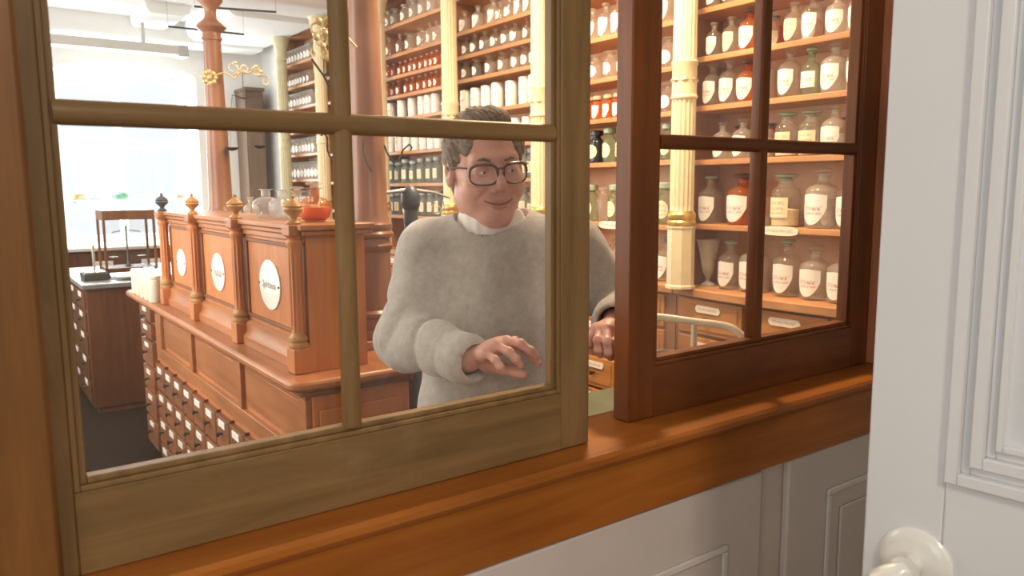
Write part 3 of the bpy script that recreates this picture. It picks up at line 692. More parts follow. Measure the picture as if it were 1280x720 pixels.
# fourth bay
Dd = 3
row(Dd, 2.615, [(490, 'bluew', 1.0), (501, 'bluew', 1.0), (513, 'bluew', 1.0), (524, 'bluew', 1.05), (535, 'bluew', 1.05), (546, 'bluew', 1.05)], 'highest visible shelf')
row(Dd, 2.408, [(493, 'slimc', 1.05), (506, 'slimc', 1.08), (518, 'smallw', 1.05), (533, 'smallw', 1.1), (543, 'slimc', 1.1), (551, 'slimc', 1.1)], 'shelf below the highest')
row(Dd, 2.255, [(491, 'tinya'), (498, 'tinya'), (506, 'tinya'), (512.5, 'tinya'), (519, 'tinya'), (525, 'tinya'), (532, 'tinya'), (539, 'tinya', 1.05), (545, 'tinya', 1.05), (551, 'tinya', 1.1)], 'third shelf down')
row(Dd, 2.115, [(490, 'tinya', 1.05), (497, 'tinya', 1.05), (503.5, 'tinya', 1.1), (513.5, 'tinya', 1.1), (521, 'tinya', 1.1), (529, 'tinya', 1.1), (537, 'tinya', 1.1), (544, 'tinya', 1.15), (550, 'tinya', 1.15)], 'fourth shelf down')
row(Dd, 1.950, [(494, 'jars', .95), (507, 'jars', 1.0), (520, 'jars', 1.0), (532, 'jars', 1.0), (540, 'jars', 1.0), (549, 'jars', 1.0)], 'fifth shelf down')
row(Dd, 1.710, [(493, 'jars', 1.0), (503, 'jars', 1.0), (513, 'jars', 1.0), (523, 'jars', 1.0), (533, 'jars', 1.0), (543, 'jars', 1.0), (552, 'jars')], 'sixth shelf down')
row(Dd, 1.478, [(490, 'bluec', .95), (501, 'bluec', .9), (510, 'bluec', .98), (519, 'bluec', .9), (529, 'bluec', .98), (540, 'bluec', .98), (549, 'bluec', 1.0)], 'seventh shelf down')
row(Dd, 1.243, [(489, 'bluec', .9), (500, 'bluec', .95), (511, 'pow', 1.05), (521, 'bluec', .95), (531, 'bluec', .98), (541, 'bluec', 1.0), (550, 'bluec', 1.0)], 'eighth shelf down')
# farthest bay
Ff = 5
for z, key, nm, s_ in ((2.603, 'bluew', 'highest shelf', 1.08), (2.394, 'smallw', 'second shelf down', 1.0), (2.196, 'bluew', 'third shelf down', 1.1), (1.975, 'asm', 'fourth shelf down', 1.0),
                       (1.764, 'bluew', 'fifth shelf down', 1.15), (1.529, 'bluew', 'sixth shelf down', 1.25), (1.300, 'small', 'seventh shelf down', 1.1)):
    row(Ff, z, [(365+4.4*i, key, s_) for i in range(8)], nm)
# oval enamel plaques pinned to the shelf fronts
def plaque(y, z, label, half=.062):
    m = MB(); n = 20; pts = []
    for i in range(n):
        a = 2*PI*i/n; c_, s_ = math.cos(a), math.sin(a)
        pts.append((y+half*math.copysign(abs(c_)**.55, c_), z+.019*math.copysign(abs(s_)**.75, s_)))
    for xx in (XF-.0045, XF-.0010):
        for (yy, zz) in pts:
            m.uv[len(m.v)] = (1-(yy-y+half)/(2*half), (zz-z+.019)/.038); m.v.append((xx, yy, zz))
    m.f.append(tuple(range(n))); m.f.append(tuple(reversed(range(n, 2*n))))
    for i in range(n): m.f.append((i, n+i, n+(i+1) % n, (i+1) % n))
    o = m.build('label_plaque', LAB_P, fixn=True, smooth=False); tag(o, label, 'label')
plaque(1.895, 1.264, 'cream rounded enamel label plate on a shelf edge, rightmost bay', .085)
plaque(2.885, 1.252, 'cream enamel label plate on a shelf edge seen through the sash gap', .085)

# ------------------------------------------------------------------ dispensary counter
CX0, CX1, CYN, CYF = .80, 1.13, 2.13, 4.60
CT = thing('dispensary_counter', 'long reddish wooden pharmacy counter with rows of small labelled drawers', 'counter', (.96, 3.36, 0))
CT.location = (0, 0, 0)
MB().box(CX0+.012, CX1, CYN, CYF, .05, .862).build('carcass', COUNTER, CT, bevel=.003)
MB().box(CX0+.04, CX1-.03, CYN+.03, CYF-.03, 0, .05).build('plinth', DARKW, CT)
# top slab with rounded corners
def rounded_rect(x0, x1, y0, y1, r, n=8):
    pts = []
    for (cx, cy, a0) in ((x1-r, y1-r, 0), (x0+r, y1-r, PI/2), (x0+r, y0+r, PI), (x1-r, y0+r, 1.5*PI)):
        for i in range(n+1): a = a0+PI/2*i/n; pts.append((cx+r*math.cos(a), cy+r*math.sin(a)))
    return pts
MB().prism(rounded_rect(.737, 1.16, 2.085, 4.67, .05), .868, .9, 'Z').build('worktop', COUNTER_Y, CT, bevel=.011)
MB().prism(rounded_rect(.775, 1.145, 2.11, 4.63, .02), .848, .868, 'Z').build('moulding', COUNTER_D, CT, bevel=.004)
# frieze with recessed panels: posts standing proud
fz0, fz1 = .655, .848
posts = [(2.14, 2.20), (2.78, 2.83), (3.48, 3.53), (4.09, 4.17)]
m = MB()
m.box(CX0-.006, CX0+.014, 2.14, 4.17, fz0-.055, fz0).box(CX0-.006, CX0+.014, 2.14, 4.17, fz1-.018, fz1)
for (a, b) in posts: m.box(CX0-.006, CX0+.014, a, b, fz0, fz1-.018)
m.build('frieze_frame', COUNTER_Y, CT, bevel=.003)
m = MB()
for (a, b) in ((2.20, 2.78), (2.83, 3.48), (3.53, 4.09)): m.box(CX0+.006, CX0+.013, a+.02, b-.02, fz0+.02, fz1-.036)
m.build('frieze_panel', COUNTER_Y, CT, bevel=.004)
def small_drawer(parent, x, a, b, z0, z1, mat, lw=.034, lh=.011, knob=True):
    d = MB().box(x-.010, x+.012, a+.006, b-.006, z0+.005, z1-.005).build('drawer', mat, parent, bevel=.002)
    yc = (a+b)/2; zc = z1-.030
    pm = MB(); 
    pm.box(x-.0135, x-.010, yc-lw, yc+lw, zc-lh, zc+lh)
    for i, v in enumerate(pm.v): pm.uv[i] = (1-(v[1]-yc+lw)/(2*lw), (v[2]-zc+lh)/(2*lh))
    pm.build('label_plate', LAB_G, d, smooth=False)
    if knob:
        km = MB(); km.lathe([(0, 0), (.005, 0), (.004, .010), (.010, .016), (.009, .024), (0, .026)], n=10)
        km.v = [(x-.010-v[2], yc+v[0], zc-.038+v[1]) for v in km.v]; km.build('knob', IRON, d, fixn=True)
ys = [4.06-.185*i for i in range(11)]
for i, yc in enumerate(ys[:10]):
    for (z0, z1) in ((.425, .565), (.285, .42), (.145, .28), (.055, .14)):
        small_drawer(CT, CX0, yc-.0925+.092, yc+.0925+.092, z0, z1, COUNTER_D, lw=.042, lh=.0135)
m = MB()
for i in range(11): m.box(CX0-.005, CX0+.012, 4.06-.185*i+.181, 4.06-.185*i+.188, .055, .570)
m.build('drawer_dividers', DARKW, CT)
for (z1, z0) in ((.848, .755), (.75, .66), (.655, .515), (.505, .375), (.365, .225), (.215, .06)):
    small_drawer(CT, CX0, 4.30, 4.58, z0, z1, COUNTER_D, lw=.045)
# end panel facing the window wall
MB().box(CX0+.03, CX1-.03, CYN-.010, CYN+.002, .10, .80).build('end_panel', COUNTER, CT, bevel=.004)

# superstructure on the counter
SP = thing('counter_superstructure', 'raised reddish wooden screen with oval signs and turned finials on the counter', 'cabinet')
SZ0, SZ1 = .9012, 1.34
SX0, SX1, SYN, SYF = .835, 1.02, 2.19, 3.93
m = MB(); m.box(SX0, SX0+.02, SYN, SYF, SZ0, SZ1-.03); m.build('front_board', COUNTER, SP)
MB().box(SX0+.02, SX1, SYN, SYN+.02, SZ0, SZ1-.03).build('end_board', COUNTER, SP)
MB().box(SX0+.02, SX1, SYF-.02, SYF, SZ0, SZ1-.03).build('end_board', COUNTER, SP)
MB().box(SX1-.02, SX1, SYN+.02, SYF-.02, SZ0, SZ1-.03).build('back_board', COUNTER, SP)
pil = [3.955, 3.385, 2.785, 2.215]
# cap moulding, breaking forward over each pilaster
m = MB()
m.box(SX0-.018, SX1+.015, SYN-.03, SYF+.03, SZ1-.03, SZ1-.014); m.box(SX0-.030, SX1+.02, SYN-.04, SYF+.045, SZ1-.014, SZ1+.004)
m.box(SX0-.010, SX0, SYN, SYF, SZ1-.050, SZ1-.03)
for y in pil: m.box(SX0-.052, SX0-.015, y-.032, y+.032, SZ1-.030, SZ1+.004)
m.build('cap_moulding', COUNTER_Y, SP, bevel=.004)
m = MB(); m.prism([(SX0-.030, SZ0), (SX0-.030, SZ0+.03), (SX0-.018, SZ0+.045), (SX0-.016, SZ0+.075), (SX0-.004, SZ0+.085), (SX0, SZ0+.085), (SX0, SZ0)], SYN, SYF, 'Y')
m.build('base_moulding', COUNTER_Y, SP, fixn=True)
for i in range(3):
    a, b = pil[i+1]+.034, pil[i]-.034
    m = MB(); z0, z1 = SZ0+.10, SZ1-.06; t_ = .012
    m.box(SX0-.008, SX0, a, b, z0, z0+t_).box(SX0-.008, SX0, a, b, z1-t_, z1).box(SX0-.008, SX0, a, a+t_, z0+t_, z1-t_).box(SX0-.008, SX0, b-t_, b, z0+t_, z1-t_)
    m.build('panel_frame', COUNTER_D, SP, bevel=.002)
for i, y in enumerate(pil):
    p = MB()
    p.box(SX0-.052, SX0-.0005, y-.032, y+.032, SZ0, SZ0+.075)
    q = p.build('pilaster', COUNTER, SP, bevel=.003)
    r = MB(); r.lathe([(.030, 0), (.032, .006), (.030, .014), (.024, .018), (.029, .024), (.029, .032), (.022, .040), (.021, .046)], SX0-.024, y, SZ0+.075, n=20); r.build('turned_base', TURNED, q)
    r = MB(); r.lathe([(.021, .046), (.021, .05)]+[(.0215, .06+.02*k) for k in range(12)]+[(.021, .30), (.026, .31), (.026, .318), (.021, .325), (.028, .335)], SX0-.024, y, SZ0+.075, n=48, flute=10, fdepth=.004, fz=(.055, .295)); r.build('fluted_shaft', COUNTER, q, angle=60)
    r = MB(); r.lathe([(.020, 0), (.022, .004), (.016, .009), (.009, .016), (.012, .024), (.025, .036), (.029, .043), (.026, .049), (.029, .053), (.022, .061), (.010, .070), (.005, .076), (.007, .081), (.0, .087)], SX0-.024, y, SZ1+.004, n=20)
    r.build('finial', TURNED if i else GREYI, q)
# oval signs (each a little enamel plaque screwed on, belongs to the screen)
def text_mesh(body, size, name, mat, parent, loc, shear=.2):
    c = bpy.data.curves.new(name, 'FONT'); c.body = body; c.size = size; c.shear = shear; c.align_x = 'CENTER'; c.align_y = 'CENTER'; c.extrude = .0004; c.offset = .0006
    o = bpy.data.objects.new(name, c); COL.objects.link(o)
    dg = bpy.context.evaluated_depsgraph_get(); dg.update(); me = bpy.data.meshes.new_from_object(o.evaluated_get(dg)); bpy.data.objects.remove(o)
    me.materials.clear(); me.materials.append(mat)
    q = bpy.data.objects.new(name, me); COL.objects.link(q); q.parent = parent
    q.location = loc; q.rotation_euler = (PI/2, 0, -PI/2)
    return q
for (y, z, ry, rz_, tx) in ((3.73, 1.115, .078, .062, None), (3.13, 1.123, .088, .075, 'Aqua'), (2.52, 1.133, .100, .083, 'Spirituosa')):
    m = MB(); n = 32
    for xx, f_ in ((SX0-.0060, .965), (SX0-.0042, 1), (SX0-.0006, 1)):
        for i in range(n):
            a = 2*PI*i/n; yy = y+ry*f_*math.cos(a); zz = z+rz_*f_*math.sin(a)
            m.uv[len(m.v)] = (1-(yy-y+ry)/(2*ry), (zz-z+rz_)/(2*rz_)); m.v.append((xx, yy, zz))
    m.f.append(tuple(range(n))); m.f.append(tuple(reversed(range(2*n, 3*n))))
    for l in range(2):
        for i in range(n): m.f.append((l*n+i, (l+1)*n+i, (l+1)*n+(i+1) % n, l*n+(i+1) % n))
    o = m.build('oval_sign', OVAL1 if tx is None else WHITEEN, SP, fixn=True)
    if tx: text_mesh(tx, .052 if tx == 'Aqua' else .033, 'lettering', INK, o, (SX0-.0064, y, z), .25)
    sc_ = MB(); sc_.sphere((SX0-.006, y-ry+.006, z), .004, 8, 5).sphere((SX0-.006, y+ry-.006, z), .004, 8, 5); sc_.build('screw', IRON, o)

# round flasks standing on the screen
FLG = thin_glass('flask_glass', (.90, .91, .92), (.55, .55, .60), rough=.05, haze=.24, hazecol=(.85, .85, .88))
FLA = thin_glass('amber_flask_glass', (.95, .70, .50), (.75, .42, .25), rough=.05, haze=.10, hazecol=(.8, .5, .4))
reg('flask', 'flask', .052, .125, FLG, 'round', None, None, None, None, 'round flask')
reg('flaska', 'flask', .054, .125, FLA, 'round', 'disc', CLOUD, None, None, 'round flask', powder=ORANGEL)
reg('flaskg', 'flask', .046, .115, CLOUD, 'round', 'disc', CLOUD, None, None, 'round flask')
for (px, k, dx_, lab_, s_) in ((316, 'flaskg', .015, 'small cloudy round flask, farthest left on top of the wooden screen', .62), (335, 'flask', .0, 'clear round flask left of the others on the screen top', .95), (355, 'flask', .0, 'clear round flask, second of the larger ones on the screen top', .92),
                        (374, 'flaskg', -.005, 'cloudy stoppered round flask just left of the amber one', .95), (395, 'flaska', .0, 'amber round flask with orange liquid on the screen end', .98)):
    x = .925+dx_; y = solve_y(px, x)
    put(k, (x, y, SZ1+.0045), 0, lab_, None, s_)

# white jars at the counter's far end
MILK = plain('milky_white_jar', (.80, .82, .70), .3, var=.03, coat=.3)
jm = MB().lathe([(.027, 0), (.029, .003), (.029, .108), (.026, .112), (.029, .114), (.030, .118), (.030, .126), (.027, .129), (0, .129)], n=20)
jo = jm.build('lidded_jar', MILK); jme = jo.data; bpy.data.objects.remove(jo)
k = 0
names = ['nearest', 'second nearest', 'middle', 'second farthest', 'farthest']
for r_ in range(5):
    for c_ in range(2):
        o = bpy.data.objects.new('lidded_jar', jme); COL.objects.link(o)
        o.location = (.772+.064*c_, 4.06+.105*r_+.02*c_, .9008)
        tag(o, f"milky white lidded jar at the counter's far end, {names[r_]} of the {['front', 'rear'][c_]} row", 'jar', 'white jars at the counter end')

# two big turned columns standing on the counter
def big_column(y, x, label):
    t = thing('turned_column', label, 'column', (x, y, .9005))
    MB().box(-.085, .085, -.085, .085, .0, .03).build('plinth', COLUMN_R, t, bevel=.005)
    MB().lathe([(.080, .03), (.083, .045), (.078, .06), (.070, .065), (.070, .10), (.078, .108), (.078, .12), (.068, .13), (.067, .33), (.074, .34), (.076, .352), (.068, .362), (.066, .375)], n=36).build('pedestal', COLUMN_R, t)
    MB().lathe([(.066, .375), (.078, .382), (.080, .392), (.072, .402), (.076, .410), (.076, .424), (.068, .434), (.066, .445), (.062, .455), (.058, .70), (.050, 1.05), (.045, 1.33)], n=40).build('shaft', COLUMN_R, t)
    MB().lathe([(.045, 1.33), (.052, 1.335), (.052, 1.345), (.046, 1.355), (.047, 1.372), (.068, 1.390), (.077, 1.400), (.072, 1.412), (.050, 1.43), (.034, 1.445), (.028, 1.47), (.031, 1.495), (.052, 1.52), (.066, 1.54), (.066, 1.56), (.052, 1.575), (.046, 1.59), (.043, 1.62), (.043, 2.06), (.075, 2.075), (.085, 2.0975)], n=40).build('capital', COLUMN_R, t)
    return t
big_column(2.455, 1.168, 'tall reddish turned wooden column close behind the weathered sash, nearer one')
big_column(4.40, 1.205, 'tall reddish turned wooden column farther off, before the bright window')

# ------------------------------------------------------------------ brass balance brackets
def scroll(m, c, r0, r1, turns, a0, plane='X', n=26, th=.004, dirn=1):
    pts = []
    for i in range(n):
        u = i/(n-1); a = a0+dirn*turns*2*PI*u; r = r0+(r1-r0)*u
        pts.append((c[0]+r*math.cos(a), c[1], c[2]+r*math.sin(a)))
    m.tube(pts, [th*(1-.5*i/(n-1)) for i in range(n)], 6)
t = thing('wall_bracket_balance', 'hand balance hanging from a brass scroll bracket on the farther red column', 'balance', (1.205, 4.33, 2.03))
m = MB(); m.sphere((0, -.012, 0), .016)
for k_ in range(8):
    a = 2*PI*k_/8; m.sphere((.030*math.cos(a), -.010, .030*math.sin(a)), .014, 10, 7, (1, .6, 1))
m.v = [(v[0]-.045, v[1]-.0, v[2]) for v in m.v]
m.build('rosette', BRASS, t)
m = MB()
m.tube([(-.02, -.012, .01), (.03, -.02, .03), (.08, -.02, .0), (.115, -.02, .04), (.16, -.02, .035), (.20, -.02, .06), (.24, -.02, .02)], .0055, 8)
scroll(m, (.075, -.02, .055), .034, .008, 1.3, -PI/2); scroll(m, (.14, -.02, .055), .030, .006, 1.3, -PI/2, dirn=-1)
scroll(m, (.20, -.02, .045), .030, .007, 1.4, PI, dirn=-1); scroll(m, (.245, -.02, .0), .026, .010, .9, PI/2, dirn=-1)
for p in ((.09, -.02, .085), (.10, -.02, .03), (.21, -.024, .03), (.225, -.02, .05), (.20, -.02, .075)): m.sphere(p, .012, 8, 6, (1.2, .5, .8))
m.build('scroll_arm', BRASS, t)
m = MB(); m.tube([(.125, -.02, .035), (.125, -.02, -.10)], .002, 6); m.tube([(.065, -.02, -.085), (.095, -.02, -.092), (.125, -.02, -.10), (.155, -.02, -.092), (.185, -.02, -.080)], [.0015, .003, .005, .003, .0015], 6)
m.build('beam', IRON, t)
for sx, zz in ((.048, -.365), (.198, -.350)):
    c_ = MB(); hx = .065 if sx < .1 else .185
    for k_ in range(3):
        a = 2*PI*k_/3; c_.tube([(hx, -.02, -.083), (sx+.034*math.cos(a), -.02+.034*math.sin(a), zz)], .0009, 4)
    c_.build('chain', IRON, t)
    c_ = MB(); c_.lathe([(0, -.016), (.018, -.013), (.032, -.004), (.037, .002), (.034, .003), (.018, -.009), (0, -.012)], sx, -.02, zz, n=20); c_.build('pan', IRON, t, fixn=True)

t = thing('wall_bracket_balance', 'brass scroll bracket with hooks and hanging balance on the nearer red column', 'balance', (1.168, 2.39, 1.9))
m = MB()
m.tube([(-.06, .0, .0), (-.10, -.01, .03), (-.14, -.012, .0), (-.18, -.012, .03)], .005, 8)
for c_, s1 in (((-.165, -.012, .055), 1), ((-.185, -.012, .01), -1), ((-.150, -.012, .005), 1), ((-.172, -.012, -.03), -1), ((-.20, -.012, .04), 1)): scroll(m, c_, .022, .006, 1.2, 0, dirn=s1, th=.0042)
for p in ((-.16, -.014, .075), (-.19, -.014, .065), (-.15, -.014, .03), (-.18, -.014, -.01), (-.168, -.014, .03), (-.20, -.014, .015), (-.162, -.014, -.045)): m.sphere(p, .011, 8, 6, (1.1, .6, 1))
m.build('scroll_arm', BRASS, t)
m = MB(); m.tube([(-.178, -.012, -.05), (-.180, -.012, -.10)], .002, 6)
m.tube([(-.225, -.03, -.055), (-.180, -.012, -.10), (-.150, 0, -.15)], .0035, 6); m.tube([(-.145, -.02, -.075), (-.180, -.012, -.10)], .0035, 6)
m.build('hanger', GREYI, t)
m = MB(); m.tube([(-.218, -.02, -.02), (-.222, -.02, -.035), (-.215, -.02, -.048), (-.208, -.02, -.035), (-.218, -.02, -.02)], .0025, 6); m.tube([(-.215, -.02, -.048), (-.214, -.02, -.09)], .0015, 5); m.build('pendant', BRASS, t)
for pts in ([(-.192, 0, -.285), (-.18, 0, -.278), (-.172, 0, -.29), (-.172, 0, -.33), (-.165, 0, -.35), (-.150, 0, -.362), (-.138, 0, -.35)],
            [(-.075, -.06, -.300), (-.078, -.06, -.34), (-.068, -.07, -.375), (-.052, -.07, -.40)],
            [(.03, 0, -.31), (.04, 0, -.335), (.065, 0, -.37), (.085, 0, -.36), (.10, 0, -.325), (.125, 0, -.305), (.135, 0, -.315), (.13, 0, -.325)]):
    MB().tube(pts, .0032, 8).build('hook', IRON, t)
# standing balance behind the screen, beside the red column
t = thing('standing_balance', 'grey cast-iron pharmacy balance with a long beam, right of the nearer red column', 'balance', (1.30, 2.62, .9008))
t.location = (1.325, 2.45, 0)
m = MB(); m.lathe([(.0, .0005), (.075, .0005), (.078, .02), (.03, .05), (.02, .10), (.024, .30), (.018, .60), (.028, .80), (.022, .90), (.030, .96)], n=18)
m.build('foot_column', GREYI, t)
m = MB(); m.lathe([(.028, .96), (.040, 1.02), (.048, 1.10), (.045, 1.18), (.034, 1.24), (.022, 1.28), (.026, 1.33), (.024, 1.37), (.034, 1.385), (.034, 1.42), (.026, 1.44), (.012, 1.455), (0, 1.46)], n=18); m.build('ornamental_body', GREYI, t)
MB().tube([(-.16, .02, 1.405), (-.10, .01, 1.430), (0, 0, 1.44), (.09, -.01, 1.43), (.15, -.02, 1.41)], [.004, .005, .008, .005, .004], 8).build('beam', STEEL, t)
m = MB(); scroll(m, (.11, 0, 1.37), .026, .008, 1.1, PI/2, th=.003); m.build('brass_stop', BRASS, t)
for sx in (-.145, .135):
    m = MB(); m.tube([(sx, 0, 1.405), (sx-.03, 0, 1.20)], .001, 4); m.tube([(sx, 0, 1.405), (sx+.03, 0, 1.20)], .001, 4); m.build('hanger', STEEL, t)
    m = MB(); m.lathe([(0, 1.185), (.03, 1.188), (.045, 1.20), (.042, 1.201), (.028, 1.192), (0, 1.19)], sx, 0, 0, n=18); m.build('pan', BRASS, t, fixn=True)

# ------------------------------------------------------------------ far cabinet with its instruments
t = thing('drawer_cabinet', 'old dark red-brown free-standing drawer cabinet at the far left', 'cabinet')
KX0, KX1, KY0, KY1 = .650, 1.45, 5.52, 6.75
MB().box(KX0, KX1, KY0, KY1, .04, .82).build('carcass', CAB2W, t, bevel=.004)
MB().box(KX0+.03, KX1-.03, KY0+.03, KY1-.03, 0, .04).build('plinth', DARKW, t)
MB().box(KX0-.025, KX1+.025, KY0-.03, KY1+.03, .82, .85).build('worktop', SLATE, t, bevel=.005)
for j in range(3):
    for (z0, z1) in ((.68, .80), (.54, .67), (.38, .53), (.22, .37), (.06, .21)):
        small_drawer(t, KX0, KY0+.03+.39*j, KY0+.03+.39*(j+1), z0, z1, CAB2W, lw=.06, lh=.016)
t = thing('balance_case', 'glazed wooden balance case with slender posts on the old cabinet', 'balance', (.985, 6.0, .8505))
bw, bd_, bh = .165, .14, .425
MB().box(-bw, bw, -bd_, bd_, .03, .06).build('base_board', CAB2W, t, bevel=.003)
m = MB(); m.box(-bw, bw, -bd_, bd_, .39, .455); m.build('top_box', DARKW, t, bevel=.004)
for sx in (-1, 1):
    for sy in (-1, 1):
        MB().box(sx*(bw-.008)-.008, sx*(bw-.008)+.008, sy*(bd_-.008)-.008, sy*(bd_-.008)+.008, .06, .39).build('post', DARKW, t)
        MB().lathe([(.012, 0), (.014, .004), (.006, .012), (.006, .03)], sx*(bw-.02), sy*(bd_-.02), 0, n=10).build('foot', IRON, t)
for sy in (-1, 1): MB().box(-bw+.016, bw-.016, sy*(bd_-.008)-.0015, sy*(bd_-.008)+.0015, .06, .39).build('glass_pane', PANE, t, smooth=False)
m = MB(); m.lathe([(.03, .06), (.012, .075), (.006, .10), (.006, .33), (.010, .34), (0, .345)], n=12); m.tube([(-.09, 0, .30), (0, 0, .315), (.09, 0, .30)], .003, 6)
for sx in (-.09, .09): m.tube([(sx, 0, .30), (sx, 0, .13)], .001, 4); m.lathe([(0, .122), (.03, .13), (0, .126)], sx, 0, 0, n=12)
m.build('scale_mechanism', GREYI, t)
t = thing('desk_scale', 'small flat desk scale with an upright steel post, left of the balance case', 'scale', (.745, 5.83, .8505))
MB().box(-.075, .075, -.10, .10, .001, .045).build('body', IRON, t, bevel=.004)
MB().box(-.062, .062, -.08, .08, .045, .055).build('plate', STEEL, t, bevel=.003)
MB().box(.0, .016, .03, .046, .055, .225).build('post', STEEL, t, bevel=.002)
o = MB().lathe([(.03, 0), (.06, .012), (.075, .022), (.073, .024), (.055, .015), (0, .006)], n=24).build('shallow_dish', PORC, fixn=True); o.location = (.925, 5.70, .8508); tag(o, 'shallow white dish in front of the balance case', 'dish')
o = MB().lathe([(.02, 0), (.03, .006), (.035, .018), (.033, .018), (.0, .006)], n=24).build('small_bowl', IRON, fixn=True); o.location = (1.12, 5.66, .8508); tag(o, 'small dark bowl right of the white dish on the cabinet', 'bowl')
# low sideboard under the far window
t = thing('sideboard', 'low dark red-brown sideboard with pale edge and name plates under the far window', 'cabinet')
MB().box(.45, 2.45, 7.75, 8.46, .04, .905).build('carcass', CAB2W, t, bevel=.004)
MB().box(.48, 2.42, 7.78, 8.42, 0, .04).build('plinth', DARKW, t)
MB().box(.42, 2.48, 7.70, 8.49, .905, .935).build('worktop', plain('pale_worktop', (.60, .55, .50), .5), t, bevel=.004)
for k_ in range(5):
    d = MB().box(.48+.395*k_, .86+.395*k_, 7.738, 7.752, .66, .885).build('drawer', CAB2W, t, bevel=.004)
    q = MB(); xc_ = .67+.395*k_; q.box(xc_-.08, xc_+.08, 7.735, 7.738, .76, .81)
    for i, v in enumerate(q.v): q.uv[i] = ((v[0]-xc_+.08)/.16, (v[2]-.76)/.05)
    q.build('label_plate', LAB_G, d, smooth=False)
    d = MB().box(.48+.395*k_, .86+.395*k_, 7.738, 7.752, .08, .64).build('cupboard_door', CAB2W, t, bevel=.004)
# tall dark cupboard in the corner
t = thing('tall_cupboard', 'tall narrow dark brown cupboard in the far right corner', 'cupboard')
CUPW = wood('dull_brown_wood', (.20, .13, .09), (.14, .09, .06), 'Z', rough=.6)
MB().box(2.53, 2.72, 8.16, 8.49, 0.002, 2.44).build('carcass', CUPW, t, bevel=.004)
MB().box(2.545, 2.705, 8.148, 8.16, .10, 2.38).build('door', CUPW, t, bevel=.004)
MB().box(2.52, 2.73, 8.14, 8.495, 2.44, 2.475).build('cornice', CUPW, t, bevel=.005)

# glass shelf with minerals across the far window
t = thing('glass_shelf', 'thin clear glass shelf across the far window holding mineral pieces', 'shelf')
MB().box(X0+.002, X1-.002, 8.52, 8.70, 1.338, 1.346).build('pane', thin_glass('shelf_glass', (.86, .93, .90), (.5, .7, .6)), t, smooth=False)
for x_ in (X0+.10, X1-.10): MB().box(x_-.01, x_+.01, 8.53, 8.96, 1.322, 1.338).build('bracket', STEEL, t)
def rock(x, y, sx, sy, sz, col, label, seed):
    rnd = random.Random(seed); m = MB(); m.sphere((0, 0, 0), 1, 12, 8)
    vv = {}
    for i, v in enumerate(m.v):
        key = (round(v[0], 3), round(v[1], 3), round(v[2], 3))
        if key not in vv: vv[key] = rnd.uniform(.78, 1.15)
        f_ = vv[key]; m.v[i] = (v[0]*f_*sx, v[1]*f_*sy, max(-.55, v[2]*f_)*sz+.55*sz)
    o = m.build('mineral_specimen', plain('mineral_'+str(seed), col, .7, bump=.6, bscale=30, var=.25), smooth=False); o.location = (x, y, 1.3465)
    return tag(o, label, 'mineral', 'minerals on the glass shelf')
for i, (px, sx, sz, col, lab_) in enumerate(((98, .075, .045, (.70, .50, .28), 'tan ochre mineral, first from left on the glass shelf'), (121, .06, .02, (.42, .42, .46), 'flat slate-grey mineral beside the tan one on the glass shelf'),
        (150, .075, .052, (.24, .52, .36), 'bright green mineral block in the middle of the glass shelf'), (176, .03, .015, (.48, .48, .50), 'tiny grey mineral right of the green block'),
        (195, .05, .032, (.80, .72, .66), 'pale pinkish mineral, second from right on the glass shelf'), (224, .065, .045, (.62, .58, .46), 'beige mineral at the right end of the glass shelf'))):
    a_ = at(px, 246, 1.0)-Vector((0, 0, CAMH)); x_ = 8.61*a_.x/a_.y
    rock(x_, 8.61, sx, .05, sz, col, lab_, 40+i)

# roller blind box below the ceiling before the window
t = thing('blind_box', 'pale grey long pelmet box under the ceiling before the far window', 'pelmet')
BX = plain('grey_pelmet_paint', (.55, .54, .50), .6, var=.03)
MB().box(-.59, 1.87, 7.62, 7.78, 2.655, 2.735).build('box', BX, t, bevel=.004)
MB().box(1.79, 1.875, 7.61, 7.79, 2.64, 2.738).build('end_cap', plain('grey_end_cap', (.42, .42, .40), .6), t, bevel=.003)
m = MB(); m.box(.0, .03, 7.69, 7.71, 2.735, 3.0).box(1.5, 1.53, 7.69, 7.71, 2.735, 3.0); m.build('hanger', BX, t)
# stuccoed ceiling beams with coved ends
def beam(x0, x1, y0, y1, z0, r, name):
    m = MB(); n = 8
    pts = [(y0-r, 3.0)]+[(y0-r*math.cos(PI/2*i/n), 3.0-(3.0-z0)*math.sin(PI/2*i/n)) for i in range(1, n+1)]+[(y1+r*math.sin(PI/2*i/n), z0+(3.0-z0)*(1-math.cos(PI/2*i/n))) for i in range(n+1)]
    m.prism([(p[0], p[1]) for p in pts], x0, x1, 'X')
    return struct(m.build(name, CEILP, fixn=True, angle=50))
beam(-.6, 2.68, 6.10, 6.45, 2.86, .12, 'trim_ceiling_beam')
beam(-.6, 2.68, 8.02, 8.30, 2.82, .10, 'trim_ceiling_beam')
m = MB(); m.prism([(1.92, 3.0)]+[(1.92+.10*(1-math.cos(PI/2*i/6)), 3.0-.16*math.sin(PI/2*i/6)) for i in range(7)]+[(2.68, 2.84), (2.68, 3.0)], 6.6, 7.9, 'Y')
struct(m.build('trim_ceiling_cove', CEILP, fixn=True, angle=50))
m = MB(); m.prism([(1.45, 3.0)]+[(1.45+.05*(1-math.cos(PI/2*i/6)), 3.0-.09*math.sin(PI/2*i/6)) for i in range(7)]+[(1.72, 2.91), (1.80, 2.94), (1.82, 3.0)], 7.2, 7.9, 'Y')
struct(m.build('trim_ceiling_corbel', CEILP, fixn=True, angle=50))
